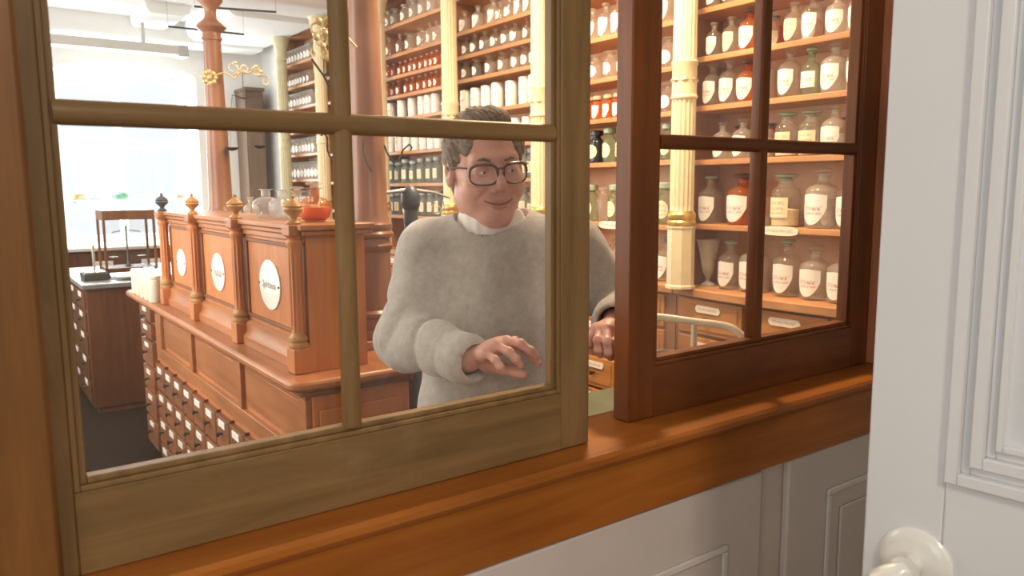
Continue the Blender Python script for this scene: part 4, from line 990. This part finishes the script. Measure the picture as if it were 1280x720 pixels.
# iron tie rods
for (a, b, lab_) in ((aty(210, 33, 6.55), aty(305, 43, 6.55), 'thin dark iron rod under the ceiling, lower and farther one'), (aty(243, 8, 5.8), aty(345, 15, 5.8), 'thin dark iron rod under the ceiling, upper and nearer one')):
    m = MB().tube([a, tuple((a[i]+b[i])/2 for i in range(3)), b], .008, 8); m.tube([b, (b[0], b[1], 3.0)], .0009, 5); m.tube([a, (a[0], a[1], 3.0)], .0009, 5); o = m.build('tie_rod', IRON); tag(o, lab_, 'rod')

# ceiling lamps
for i, (lx, ly, pw) in enumerate(LAMPS):
    t = thing('ceiling_lamp', ['round ceiling lamp above the near aisle, out of view', 'round ceiling lamp above the middle aisle, out of view', 'round ceiling lamp above the far aisle, out of view'][i], 'lamp', (lx, ly, 3.0))
    MB().lathe([(.05, 0), (.05, -.05), (.20, -.09), (.22, -.13), (.215, -.135)], n=32, cap=False).build('shade', WTRIM, t)

# ------------------------------------------------------------------ table and tube rail behind the sash
t = thing('worktable', 'green-grey topped work table just behind the window sill', 'table')
TX0, TX1, TY0, TY1 = 1.29, 2.10, 1.13, 1.66
MB().box(TX0, TX1, TY0, TY1, .825, .85).build('tabletop', GREENT, t, bevel=.004)
MB().box(TX0+.02, TX1-.02, TY0+.02, TY1-.02, .755, .825).build('apron', GREENE, t)
for (x_, y_) in ((TX0+.04, TY0+.04), (TX1-.04, TY0+.04), (TX0+.04, TY1-.04), (TX1-.04, TY1-.04)):
    MB().box(x_-.02, x_+.02, y_-.02, y_+.02, 0, .755).build('leg', GREENE, t, bevel=.003)
t = thing('tube_rail', 'bent cream painted tubular rail standing behind the right sash', 'rail')
def bez(pts, n=8):
    out = []
    for i in range(len(pts)-1):
        p0 = Vector(pts[max(i-1, 0)]); p1 = Vector(pts[i]); p2 = Vector(pts[i+1]); p3 = Vector(pts[min(i+2, len(pts)-1)])
        for k_ in range(n):
            u = k_/n; out.append(.5*((2*p1)+(-p0+p2)*u+(2*p0-5*p1+4*p2-p3)*u*u+(-p0+3*p1-3*p2+p3)*u**3))
    out.append(Vector(pts[-1])); return out
pl = [at(775, 470, 2.05), at(780, 415, 2.05), at(800, 398, 2.05), at(822, 396, 2.04), at(868, 402, 2.0), at(905, 407, 1.97), at(922, 415, 1.955), at(931, 430, 1.95)]
pl[0].z = .852; pl[0].x = pl[1].x; pl[0].y = pl[1].y
end = Vector((pl[-1].x+.005, pl[-1].y, .852)); mid = (pl[-1]+end)/2+Vector((.004, 0, 0))
MB().tube(bez(pl+[mid, end]), .0095, 12).build('bent_tube', TUBEP, t)
v0 = at(868, 402, 2.0); MB().tube([v0, (v0.x, v0.y, .852)], .008, 12).build('upright', TUBEP, t)
o = MB().lathe([(.0, 0), (.030, 0), (.034, .01), (.031, .03), (.034, .10), (.040, .128), (.040, .134), (.036, .134), (.031, .11), (0, .02)], n=24).build('grey_beaker', plain('grey_stoneware', (.34, .31, .27), .5), fixn=True)
o.location = (1.600, 1.47, .8506); tag(o, 'small grey stoneware beaker left of the cream rail', 'beaker')
#PERSON
# ------------------------------------------------------------------ person (continuous surfaces from blended distance fields)
def surf_nets(f, lo, hi, h):
    lo = np.array(lo, float); n = np.ceil((np.array(hi)-lo)/h).astype(int)+1
    ax = [lo[i]+h*np.arange(n[i]) for i in range(3)]
    V = np.empty(tuple(n), np.float32); Y, Z = np.meshgrid(ax[1], ax[2], indexing='ij')
    st = 8
    for i in range(0, n[0], st):
        xs = ax[0][i:i+st]
        P = np.stack(np.broadcast_arrays(xs[:, None, None], Y[None], Z[None]), -1)
        V[i:i+st] = f(P)
    ins = V < 0
    c = [ins[a:n[0]-1+a, b:n[1]-1+b, d:n[2]-1+d] for a in (0, 1) for b in (0, 1) for d in (0, 1)]
    cnt = sum(q.astype(np.int8) for q in c); act = (cnt > 0) & (cnt < 8)
    idx = np.argwhere(act); vid = -np.ones(act.shape, np.int64); vid[act] = np.arange(len(idx))
    acc = np.zeros((len(idx), 3)); num = np.zeros(len(idx))
    offs = [np.array(o) for o in ((0, 0, 0), (0, 0, 1), (0, 1, 0), (0, 1, 1), (1, 0, 0), (1, 0, 1), (1, 1, 0), (1, 1, 1))]
    for i in range(8):
        for j in range(i+1, 8):
            if np.abs(offs[i]-offs[j]).sum() != 1: continue
            a = idx+offs[i]; b = idx+offs[j]
            va = V[a[:, 0], a[:, 1], a[:, 2]]; vb = V[b[:, 0], b[:, 1], b[:, 2]]
            m = (va < 0) != (vb < 0)
            t = np.where(m, va/(np.where(m, va-vb, 1)), 0)[:, None]
            acc += np.where(m[:, None], a+(b-a)*t, 0); num += m
    verts = lo+h*acc/num[:, None]
    faces = []
    for d in range(3):
        u, w_ = (d+1) % 3, (d+2) % 3
        s0 = [slice(0, k) for k in n]; s1 = [slice(0, k) for k in n]; s0[d] = slice(0, n[d]-1); s1[d] = slice(1, n[d])
        ch = ins[tuple(s0)] != ins[tuple(s1)]; e = np.argwhere(ch)
        e = e[(e[:, u] > 0) & (e[:, w_] > 0) & (e[:, u] < n[u]-1) & (e[:, w_] < n[w_]-1)]
        du = np.zeros(3, int); du[u] = 1; dw = np.zeros(3, int); dw[w_] = 1
        g = lambda q: vid[q[:, 0], q[:, 1], q[:, 2]]
        quad = np.stack([g(e-du-dw), g(e-dw), g(e), g(e-du)], 1)
        flip = ~ins[e[:, 0], e[:, 1], e[:, 2]]
        quad[flip] = quad[flip][:, ::-1]
        faces.append(quad)
    F_ = np.concatenate(faces); F_ = F_[(F_ >= 0).all(1)]
    return verts, F_
def mesh_np(name, parts, mat, parent=None):
    vs = []; fs = []; k = 0
    for (v, f_) in parts: vs.append(v); fs.append(f_+k); k += len(v)
    v = np.concatenate(vs); f_ = np.concatenate(fs)
    me = bpy.data.meshes.new(name); me.from_pydata(v.tolist(), [], f_.tolist()); me.materials.append(mat); me.shade_smooth()
    o = bpy.data.objects.new(name, me); COL.objects.link(o)
    if parent: o.parent = parent
    return o
def smin(a, b, k): h = np.clip(.5+.5*(b-a)/k, 0, 1); return b*(1-h)+a*h-k*h*(1-h)
def smax(a, b, k): return -smin(-a, -b, k)
def sph(p, c, r): return np.linalg.norm(p-np.array(c), axis=-1)-r
def ell(p, c, r):
    r = np.array(r); q = (p-np.array(c)); k0 = np.linalg.norm(q/r, axis=-1); k1 = np.linalg.norm(q/(r*r), axis=-1)+1e-9
    return k0*(k0-1)/k1
def cap(p, a, b, ra, rb=None):
    rb = ra if rb is None else rb; a = np.array(a); b = np.array(b); ba = b-a
    t = np.clip(((p-a)@ba)/(ba@ba), 0, 1); return np.linalg.norm(p-a-t[..., None]*ba, axis=-1)-(ra+(rb-ra)*t)
def chain(p, pts, rs, k=.004):
    d = None
    for i in range(len(pts)-1):
        e = cap(p, pts[i], pts[i+1], rs[i], rs[i+1]); d = e if d is None else smin(d, e, k)
    return d
def nz3(p, s, seed=0):
    q = p*s+seed; x, y, z = q[..., 0], q[..., 1], q[..., 2]
    return (np.sin(x+1.7*np.sin(y*1.1+z*.7))+np.sin(y*1.3+1.5*np.sin(z*.9+x*.8))+np.sin(z*1.2+1.6*np.sin(x*1.05+y*.6)))/3
A_ = lambda px, py, d: np.array(at(px, py, d))
rtn = np.array(rt); fv = np.array((-math.sin(YAW), -math.cos(YAW), 0.0)); zz_ = np.array((0, 0, 1.0))

# --- joints
S1, S2 = A_(537, 318, 1.755), A_(714, 314, 1.755)
E1, W1 = A_(509, 424, 1.66), A_(585, 449, 1.490)
E2, W2 = A_(782, 392, 1.76), A_(769, 402, 1.60)
NB = A_(614, 279, 1.735)
ch = (S1+S2)/2; base = np.array((ch[0], ch[1], 0.0))-fv*.0
HC = A_(607, 211, 1.70)                     # head centre (between the ears, eye height)
def loc(p): q = p-base; return np.stack([q@rtn, q@fv, p[..., 2]], -1)
def unloc(v): v = np.asarray(v, float); return base+v[..., 0:1]*rtn+v[..., 1:2]*fv+v[..., 2:3]*zz_
sz = float(ch[2])                            # shoulder height
def torso(q, g=0.0):
    d = ell(q, (0, -.005, sz-.10), (.165+g, .112+g, .19+g))
    d = smin(d, ell(q, (0, .012, sz-.33), (.165+g, .130+g, .22+g)), .09)
    d = smin(d, ell(q, (0, .0, .86), (.175+g, .125+g, .15+g)), .09)
    for s in (-1, 1): d = smin(d, sph(q, (s*.078, .062, sz-.155), .068+g), .06)
    return d
def arms(p, g=0.0, cut=1.0):
    d = None
    for (s_, e_, w_) in ((S1, E1, W1), (S2, E2, W2)):
        a = smin(cap(p, s_, e_, .052+g, .043+g), cap(p, e_, e_+(w_-e_)*cut, .042+g, .028+g), .03)
        d = a if d is None else np.minimum(d, a)
    return d
def f_body(p):
    q = loc(p)
    d = smin(torso(q), arms(p), .05)
    d = smin(d, cap(p, S1, S2, .045), .06)
    d = smin(d, cap(p, NB-zz_*.06, HC-zz_*.08-fv*.02, .052, .048), .04)
    for s in (-1, 1):
        d = smin(d, cap(q, (s*.088, 0, .84), (s*.085, .02, .46), .085, .056), .04)
        d = smin(d, cap(q, (s*.085, .02, .46), (s*.09, -.01, .085), .052, .036), .02)
        d = smin(d, cap(q, (s*.09, -.01, .055), (s*.10, .13, .035), .032, .026), .03)
    return d
blo = np.minimum.reduce([S1, S2, E1, W1, W2, E2, base, HC])-np.array((.25, .25, 0)); bhi = np.maximum.reduce([S1, S2, E1, W1, W2, E2, base, HC])+np.array((.25, .25, 0))
bodyP = surf_nets(f_body, (blo[0], blo[1], -.0), (bhi[0], bhi[1], HC[2]-.08), .011)

# --- head in its own frame (x = her left / photo right, y = out of the face, z = up)
def rotm(yaw, pitch, roll):
    f_ = fv*math.cos(yaw)+rtn*math.sin(yaw); r_ = rtn*math.cos(yaw)-fv*math.sin(yaw)
    f2 = f_*math.cos(pitch)-zz_*math.sin(pitch); u_ = zz_*math.cos(pitch)+f_*math.sin(pitch)
    r3 = r_*math.cos(roll)+u_*math.sin(roll); u3 = u_*math.cos(roll)-r_*math.sin(roll)
    return np.stack([r3, f2, u3])            # rows: local axes in world
HR = rotm(math.radians(20), math.radians(5), math.radians(4))
def h2w(v): return HC+np.asarray(v)@HR
def f_head(p):
    p = np.stack([p[..., 0]/1.02, p[..., 1], np.where(p[..., 2] < 0, p[..., 2]/1.05, p[..., 2])], -1)
    d = ell(p, (0, -.022, .040), (.076, .093, .086))
    d = smin(d, ell(p, (0, .012, -.018), (.066, .074, .078)), .03)
    d = smin(d, ell(p, (0, .018, -.066), (.060, .061, .050)), .025)
    ax_ = np.abs(p[..., 0]); m = np.stack([ax_, p[..., 1], p[..., 2]], -1)
    d = smin(d, sph(m, (.044, -.004, -.058), .023), .028)
    d = smin(d, ell(p, (0, .058, -.097), (.032, .028, .023)), .024)
    d = smin(d, sph(m, (.038, .052, -.032), .029), .022)
    d = smin(d, cap(m, (0, .078, .024), (.040, .064, .026), .012, .010), .014)
    d = smax(d, -sph(m, (.031, .103, .001), .022), .014)
    d = smin(d, cap(p, (0, .080, .012), (0, .105, -.027), .0075, .0115), .010)
    d = smin(d, sph(m, (.0125, .090, -.034), .0088), .006)
    d = smax(d, -sph(m, (.006, .098, -.043), .0035), .003)
    d = smin(d, ell(m, (.031, .0685, .001), (.0165, .0135, .0125)), .006)
    d = smax(d, -ell(m, (.031, .085, -.0012), (.0125, .012, .0023)), .002)
    d = smax(d, -cap(m, (.022, .093, -.033), (.044, .073, -.056), .0028), .009)
    d = smin(d, chain(m, [(0, .0872, -.0615), (.014, .0855, -.0608), (.028, .0785, -.0560)], [.0032, .0030, .0022]), .004)
    d = smin(d, chain(m, [(0, .0855, -.0712), (.014, .0838, -.0695), (.027, .0775, -.0585)], [.0038, .0036, .0024]), .004)
    d = smax(d, -chain(m, [(0, .0925, -.0662), (.015, .0900, -.0650), (.034, .0825, -.0560)], [.0024, .0024, .0016]), .0015)
    d = smin(d, ell(m, (.0785, -.012, -.004), (.009, .020, .031)), .006)
    d = smax(d, -sph(m, (.090, -.006, .0), .012), .004)
    d = smin(d, cap(p, (0, -.028, -.06), (0, -.050, -.17), .053, .054), .025)
    return d
hv, hf = surf_nets(f_head, (-.108, -.13, -.19), (.108, .135, .14), .0020)
headP = (h2w(hv), hf)

# --- hands
def make_hand(W, el, fingers, thumb, rad):
    wd = (W-el)/np.linalg.norm(W-el)
    pts = np.array([q for f_ in fingers for q in f_]+list(thumb)+[W])
    def f(p):
        d = cap(p, W-wd*.07, W, .029, .0235)
        mc = [f_[0] for f_ in fingers]
        for i, q in enumerate(mc):
            d = smin(d, cap(p, W+(q-W)*.12, q, .0165, .0125), .012)
        for i in range(len(mc)-1): d = smin(d, cap(p, (mc[i]*.8+W*.2), (mc[i+1]*.8+W*.2), .0125), .010)
        for f_, r in zip(fingers, rad):
            d = smin(d, chain(p, f_, [r*1.12, r*1.06, r*.95, r*.82], .003), .0035)
            for q in f_[1:3]: d = smin(d, sph(p, q, r*1.06), .004)
        d = smin(d, chain(p, thumb, [.015, .0115, .0100, .0085], .004), .006)
        return d
    v, fc = surf_nets(f, pts.min(0)-.06, pts.max(0)+.04, .0017)
    return v, fc
h1 = make_hand(W1, E1, [
    [A_(643, 428, 1.487), A_(657, 437, 1.478), A_(667, 447, 1.472), A_(673, 454, 1.47)],
    [A_(633, 427, 1.462), A_(651, 430, 1.442), A_(663, 439, 1.436), A_(670, 446, 1.437)],
    [A_(620, 432, 1.447), A_(636, 440, 1.428), A_(645, 449, 1.424), A_(650, 456, 1.428)],
    [A_(608, 441, 1.438), A_(619, 450, 1.420), A_(625, 458, 1.418), A_(628, 463, 1.422)]],
    [A_(608, 456, 1.48), A_(630, 461, 1.468), A_(644, 465, 1.458), A_(655, 468.5, 1.452)], [.0082, .0086, .0082, .0072])
h2 = make_hand(W2, E2+np.array((0, 0, .0)), [
    [A_(751, 412, 1.542), A_(747, 425, 1.515), A_(748, 437, 1.518), A_(750, 444, 1.528)],
    [A_(760, 411, 1.532), A_(759, 427, 1.502), A_(761, 440, 1.508), A_(763, 447, 1.522)],
    [A_(770, 413, 1.535), A_(770, 428, 1.508), A_(772, 440, 1.514), A_(773, 446, 1.526)],
    [A_(779, 417, 1.545), A_(780, 430, 1.524), A_(781, 439, 1.528), A_(781, 445, 1.536)]],
    [A_(757, 408, 1.58), A_(745, 411, 1.558), A_(739, 421, 1.550), A_(738, 431, 1.548)], [.0082, .0086, .0082, .0072])

def skin_mat():
    m, nt, N, L, b = newmat('skin')
    b.inputs['Roughness'].default_value = .48; b.inputs['Subsurface Weight'].default_value = .12
    b.inputs['Subsurface Radius'].default_value = (.01, .004, .002); b.inputs['Subsurface Scale'].default_value = .5
    tc = N.new('ShaderNodeTexCoord'); nz = N.new('ShaderNodeTexNoise'); nz.inputs['Scale'].default_value = 28; nz.inputs['Detail'].default_value = 4
    L.new(tc.outputs['Object'], nz.inputs['Vector'])
    cr = N.new('ShaderNodeValToRGB'); e = cr.color_ramp.elements; e[0].position = .35; e[1].position = .65
    e[0].color = (.62, .325, .26, 1); e[1].color = (.71, .415, .34, 1); L.new(nz.outputs['Fac'], cr.inputs['Fac'])
    at_ = N.new('ShaderNodeAttribute'); at_.attribute_name = 'lips'
    mx = N.new('ShaderNodeMix'); mx.data_type = 'RGBA'; L.new(at_.outputs['Fac'], mx.inputs[0]); L.new(cr.outputs[0], mx.inputs[6]); mx.inputs[7].default_value = (.52, .17, .14, 1)
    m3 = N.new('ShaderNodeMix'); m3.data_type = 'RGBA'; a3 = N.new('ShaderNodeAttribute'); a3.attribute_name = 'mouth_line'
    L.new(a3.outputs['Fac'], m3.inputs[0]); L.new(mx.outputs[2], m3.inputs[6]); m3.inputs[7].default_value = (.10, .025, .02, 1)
    L.new(m3.outputs[2], b.inputs['Base Color']); return m
SKIN = skin_mat()
parts = [bodyP, headP, h1, h2]
person = mesh_np('person', parts, SKIN)
la = person.data.attributes.new('lips', 'FLOAT', 'POINT')
arr = np.zeros(sum(len(v) for v, _ in parts), np.float32)
lm = np.minimum(ell(np.stack([np.abs(hv[:, 0]), hv[:, 1], hv[:, 2]/1.05-np.abs(hv[:, 0])**2*7], -1), (.0, .088, -.0675), (.034, .022, .0105)), 1)
arr[len(bodyP[0]):len(bodyP[0])+len(hv)] = np.clip(-lm/.002, 0, 1)*.5
ck = np.linalg.norm(np.stack([np.abs(hv[:, 0])-.042, hv[:, 1]-.07, hv[:, 2]+.034], -1), axis=-1)
arr[len(bodyP[0]):len(bodyP[0])+len(hv)] += np.clip(1-ck/.035, 0, 1)*.28
nt_ = np.linalg.norm(hv-np.array((0, .11, -.03)), axis=-1); arr[len(bodyP[0]):len(bodyP[0])+len(hv)] += np.clip(1-nt_/.022, 0, 1)*.30
la.data.foreach_set('value', arr)
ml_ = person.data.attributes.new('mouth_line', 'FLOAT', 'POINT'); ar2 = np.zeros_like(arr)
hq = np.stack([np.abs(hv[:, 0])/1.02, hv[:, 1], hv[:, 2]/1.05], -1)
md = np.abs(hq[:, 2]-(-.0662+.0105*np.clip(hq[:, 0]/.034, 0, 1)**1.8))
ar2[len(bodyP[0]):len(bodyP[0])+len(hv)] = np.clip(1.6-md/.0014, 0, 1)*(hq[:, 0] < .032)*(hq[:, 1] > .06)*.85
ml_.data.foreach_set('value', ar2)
tag(person, 'person with short grey-brown hair, dark glasses and light grey sweater, smiling, hands over the table', 'person')

# hair
HAIR = plain('short_grey_brown_hair', (.19, .145, .11), .7, bump=.5, bscale=160, var=.5)
def f_hair(p):
    d = ell(p, (0, -.027, .044), (.083, .101, .081))
    d = smin(d, ell(p, (-.010, .030, .108), (.058, .048, .026)), .03)
    d = smin(d, ell(p, (0, -.075, -.03), (.062, .040, .07)), .03)
    m = np.stack([np.abs(p[..., 0]), p[..., 1], p[..., 2]], -1)
    d = smin(d, ell(m, (.074, -.012, .034), (.014, .036, .036)), .015)
    d = smax(d, -ell(p, (0.004, .092, -.006), (.074, .088, .096)), .010)
    d = smax(d, -(p[..., 2]+.008+np.clip(-p[..., 1]-.03, 0, .06)*1.1), .012)
    st = np.sin(p[..., 0]*520+22*p[..., 2]*8+6*np.sin(p[..., 1]*60))*.0014+nz3(p, 110, 3)*.0034+nz3(p, 45, 8)*.003
    return d+st
v, f_ = surf_nets(f_hair, (-.115, -.15, -.12), (.115, .11, .16), .0030)
mesh_np('hair', [(h2w(v), f_)], HAIR, person)
for s in (-1, 1):
    mb = MB(); mb.tube([tuple(h2w((s*.016, .0885, .0225))), tuple(h2w((s*.030, .0830, .0275))), tuple(h2w((s*.047, .0680, .0235)))], [.0028, .0034, .0018], 8); mb.build('eyebrow', HAIR, person)
    c = h2w((s*.031, .0690, .0010)); ey = MB().sphere(tuple(c), .0122, 20, 14).build('eye', PORC, person)
    c2 = c+(HR[1]*.0066)+HR[0]*.0015-HR[2]*.0012; MB().sphere(tuple(c2), .0060, 14, 10).build('iris', plain('brown_iris', (.08, .045, .025), .2), ey)
# glasses
FR = plain('dark_brown_spectacle_frame', (.085, .045, .032), .35, var=.1, coat=.2)
root_gl = MB()
for s in (-1, 1):
    ring = []
    for i in range(29):
        a = 2*PI*i/28; cx_, sx_ = math.cos(a), math.sin(a)
        x_ = s*.0350+.0285*math.copysign(abs(cx_)**.68, cx_); z_ = -.004+.0205*math.copysign(abs(sx_)**.72, sx_)*(1 if sx_ > 0 else 1.05)
        ring.append(tuple(h2w((x_, .1005-.55*max(0, abs(x_)-.02)**1.15, z_))))
    root_gl.tube(ring, [.0030 if q < 15 else .0019 for q in range(29)], 8)
    root_gl.tube([tuple(h2w(q)) for q in ((s*.066, .078, .010), (s*.077, .060, .011), (s*.083, .02, .008), (s*.084, -.012, .010), (s*.082, -.03, -.008))], .0020, 8)
root_gl.tube([tuple(h2w(q)) for q in ((-.0075, .1005, .006), (0, .1035, .008), (.0075, .1005, .006))], .0021, 8)
gl = root_gl.build('glasses', FR, person)
for s in (-1, 1):
    ln = MB(); n = 24; pts = []
    for i in range(n):
        a = 2*PI*i/n; cx_, sx_ = math.cos(a), math.sin(a)
        x_ = s*.0350+.0275*math.copysign(abs(cx_)**.68, cx_); z_ = -.004+.0195*math.copysign(abs(sx_)**.72, sx_)
        pts.append((x_, .1003-.55*max(0, abs(x_)-.02)**1.15, z_))
    ln.v = [tuple(h2w(q)) for q in pts]+[tuple(h2w((q[0], q[1]-.0012, q[2]))) for q in pts]
    ln.f = [tuple(range(n)), tuple(range(2*n-1, n-1, -1))]+[(i, n+i, n+(i+1) % n, (i+1) % n) for i in range(n)]
    ln.build('lens', PANE, gl, smooth=False)

# sweater
def knit():
    m, nt, N, L, b = newmat('grey_wool_knit'); b.inputs['Roughness'].default_value = .95; b.inputs['Specular IOR Level'].default_value = .15
    b.inputs['Sheen Weight'].default_value = .5; b.inputs['Sheen Roughness'].default_value = .6
    tc = N.new('ShaderNodeTexCoord'); nz = N.new('ShaderNodeTexNoise'); nz.inputs['Scale'].default_value = 55; nz.inputs['Detail'].default_value = 7; nz.inputs['Roughness'].default_value = .7
    L.new(tc.outputs['Object'], nz.inputs['Vector'])
    n2 = N.new('ShaderNodeTexNoise'); n2.inputs['Scale'].default_value = 260; n2.inputs['Detail'].default_value = 3; L.new(tc.outputs['Object'], n2.inputs['Vector'])
    cr = N.new('ShaderNodeValToRGB'); e = cr.color_ramp.elements; e[0].position = .3; e[1].position = .7
    e[0].color = (.375, .360, .330, 1); e[1].color = (.54, .52, .48, 1); L.new(nz.outputs['Fac'], cr.inputs['Fac']); L.new(cr.outputs[0], b.inputs['Base Color'])
    ad = N.new('ShaderNodeMath'); ad.operation = 'ADD'; L.new(nz.outputs['Fac'], ad.inputs[0]); L.new(n2.outputs['Fac'], ad.inputs[1])
    bp = N.new('ShaderNodeBump'); bp.inputs['Strength'].default_value = .55; bp.inputs['Distance'].default_value = .004; L.new(ad.outputs[0], bp.inputs['Height']); L.new(bp.outputs['Normal'], b.inputs['Normal'])
    return m
KNIT = knit()
def f_sweater(p):
    q = loc(p)
    d = torso(q, .016)
    for (s_, e_, w_, k_) in ((S1, E1, W1, 1), (S2, E2, W2, 2)):
        tip = e_+(w_-e_)*.97
        up_ = cap(p, s_, e_, .067, .061)
        u = np.clip(((p-s_)@(e_-s_))/((e_-s_)@(e_-s_)), 0, 1)
        up_ = up_+.012*(1-np.abs(np.sin(u*9+nz3(p, 15, k_)*1.3)))**2*np.clip(u*1.5-.4, 0, 1)-.003
        lo_ = cap(p, e_, tip, .062, .0475)
        t = np.clip(((p-e_)@(tip-e_))/((tip-e_)@(tip-e_)), 0, 1)
        lo_ = lo_+.014*(1-np.abs(np.sin(t*8+nz3(p, 16, k_+4)*1.4)))**2*np.clip(1.1-t, 0, 1)-.003
        a = smin(up_, lo_, .025); d = smin(d, a, .035)
    d = smin(d, cap(p, S1+(S2-S1)*.04, S2-(S2-S1)*.04, .060, .060), .07)
    d = smin(d, cap(p, NB-zz_*.035-fv*.02, (S1+S2)/2-fv*.01, .078, .10), .06)
    d = d+.0035*nz3(q, 14, 1)+.0018*nz3(q, 42, 5)+.0035*np.sin(q[..., 0]*34+nz3(q, 9, 2)*2.2)*np.clip((sz-.12-q[..., 2])*4, 0, 1)*np.clip(q[..., 1]*14, 0, 1)
    # neck opening, sleeve openings, hem
    d = smax(d, -cap(p, NB-zz_*.06-fv*.004, NB+zz_*.12+fv*.01, .078, .090), .006)
    for (e_, w_) in ((E1, W1), (E2, W2)):
        tip = e_+(w_-e_)*.99; wd = (w_-e_)/np.linalg.norm(w_-e_)
        d = smax(d, -cap(p, tip-wd*.02, tip+wd*.06, .031, .034), .006)
    d = smax(d, .80-p[..., 2], .008)
    return d
v, f_ = surf_nets(f_sweater, (blo[0]-.02, blo[1]-.02, .78), (bhi[0]+.02, bhi[1]+.02, NB[2]+.10), .0052)
sw = mesh_np('sweater', [(v, f_)], KNIT, person)
# white turtleneck collar showing above the sweater
COLLAR = plain('white_cotton_collar', (.86, .85, .83), .8, bump=.2, bscale=120, var=.02)
def f_collar(p):
    a0, a1 = NB-zz_*.045-fv*.004, NB+zz_*.038-fv*.004
    d = cap(p, a0, a1, .087, .070)
    t = (p-NB)@(zz_*.95-fv*.30)
    d = smax(d, t-.026-.003*nz3(p, 40), .010)
    d = smax(d, -cap(p, a0, a1+zz_*.06, .064, .060), .006)
    return d+.0010*np.sin(((p-NB)@rtn)*260)
v, f_ = surf_nets(f_collar, NB-.12, NB+.12, .0032)
mesh_np('collar', [(v, f_)], COLLAR, person)
# trousers and shoes
TROU = plain('dark_trousers', (.05, .055, .07), .8, bump=.2, bscale=80, var=.1)
def f_tr(p):
    q = loc(p); d = ell(q, (0, 0, .86), (.183, .137, .12))
    for s in (-1, 1):
        d = smin(d, cap(q, (s*.088, 0, .82), (s*.085, .02, .46), .098, .073), .03); d = smin(d, cap(q, (s*.085, .02, .46), (s*.09, -.008, .09), .072, .060), .03)
    d = smax(d, .075-p[..., 2], .01); return d+.003*nz3(q, 22)
v, f_ = surf_nets(f_tr, (base[0]-.28, base[1]-.28, .06), (base[0]+.28, base[1]+.28, 1.0), .009)
mesh_np('trousers', [(v, f_)], TROU, person)
for s in (-1, 1):
    def f_sh(p):
        q = loc(p); d = smin(cap(q, (s*.09, -.03, .045), (s*.102, .14, .036), .043, .036), cap(q, (s*.09, -.012, .05), (s*.09, -.012, .09), .045), .02)
        return smax(d, .002-p[..., 2], .004)
    v, f_ = surf_nets(f_sh, (base[0]-.28, base[1]-.28, -.01), (base[0]+.28, base[1]+.28, .15), .006)
    mesh_np('shoe', [(v, f_)], IRON, person)
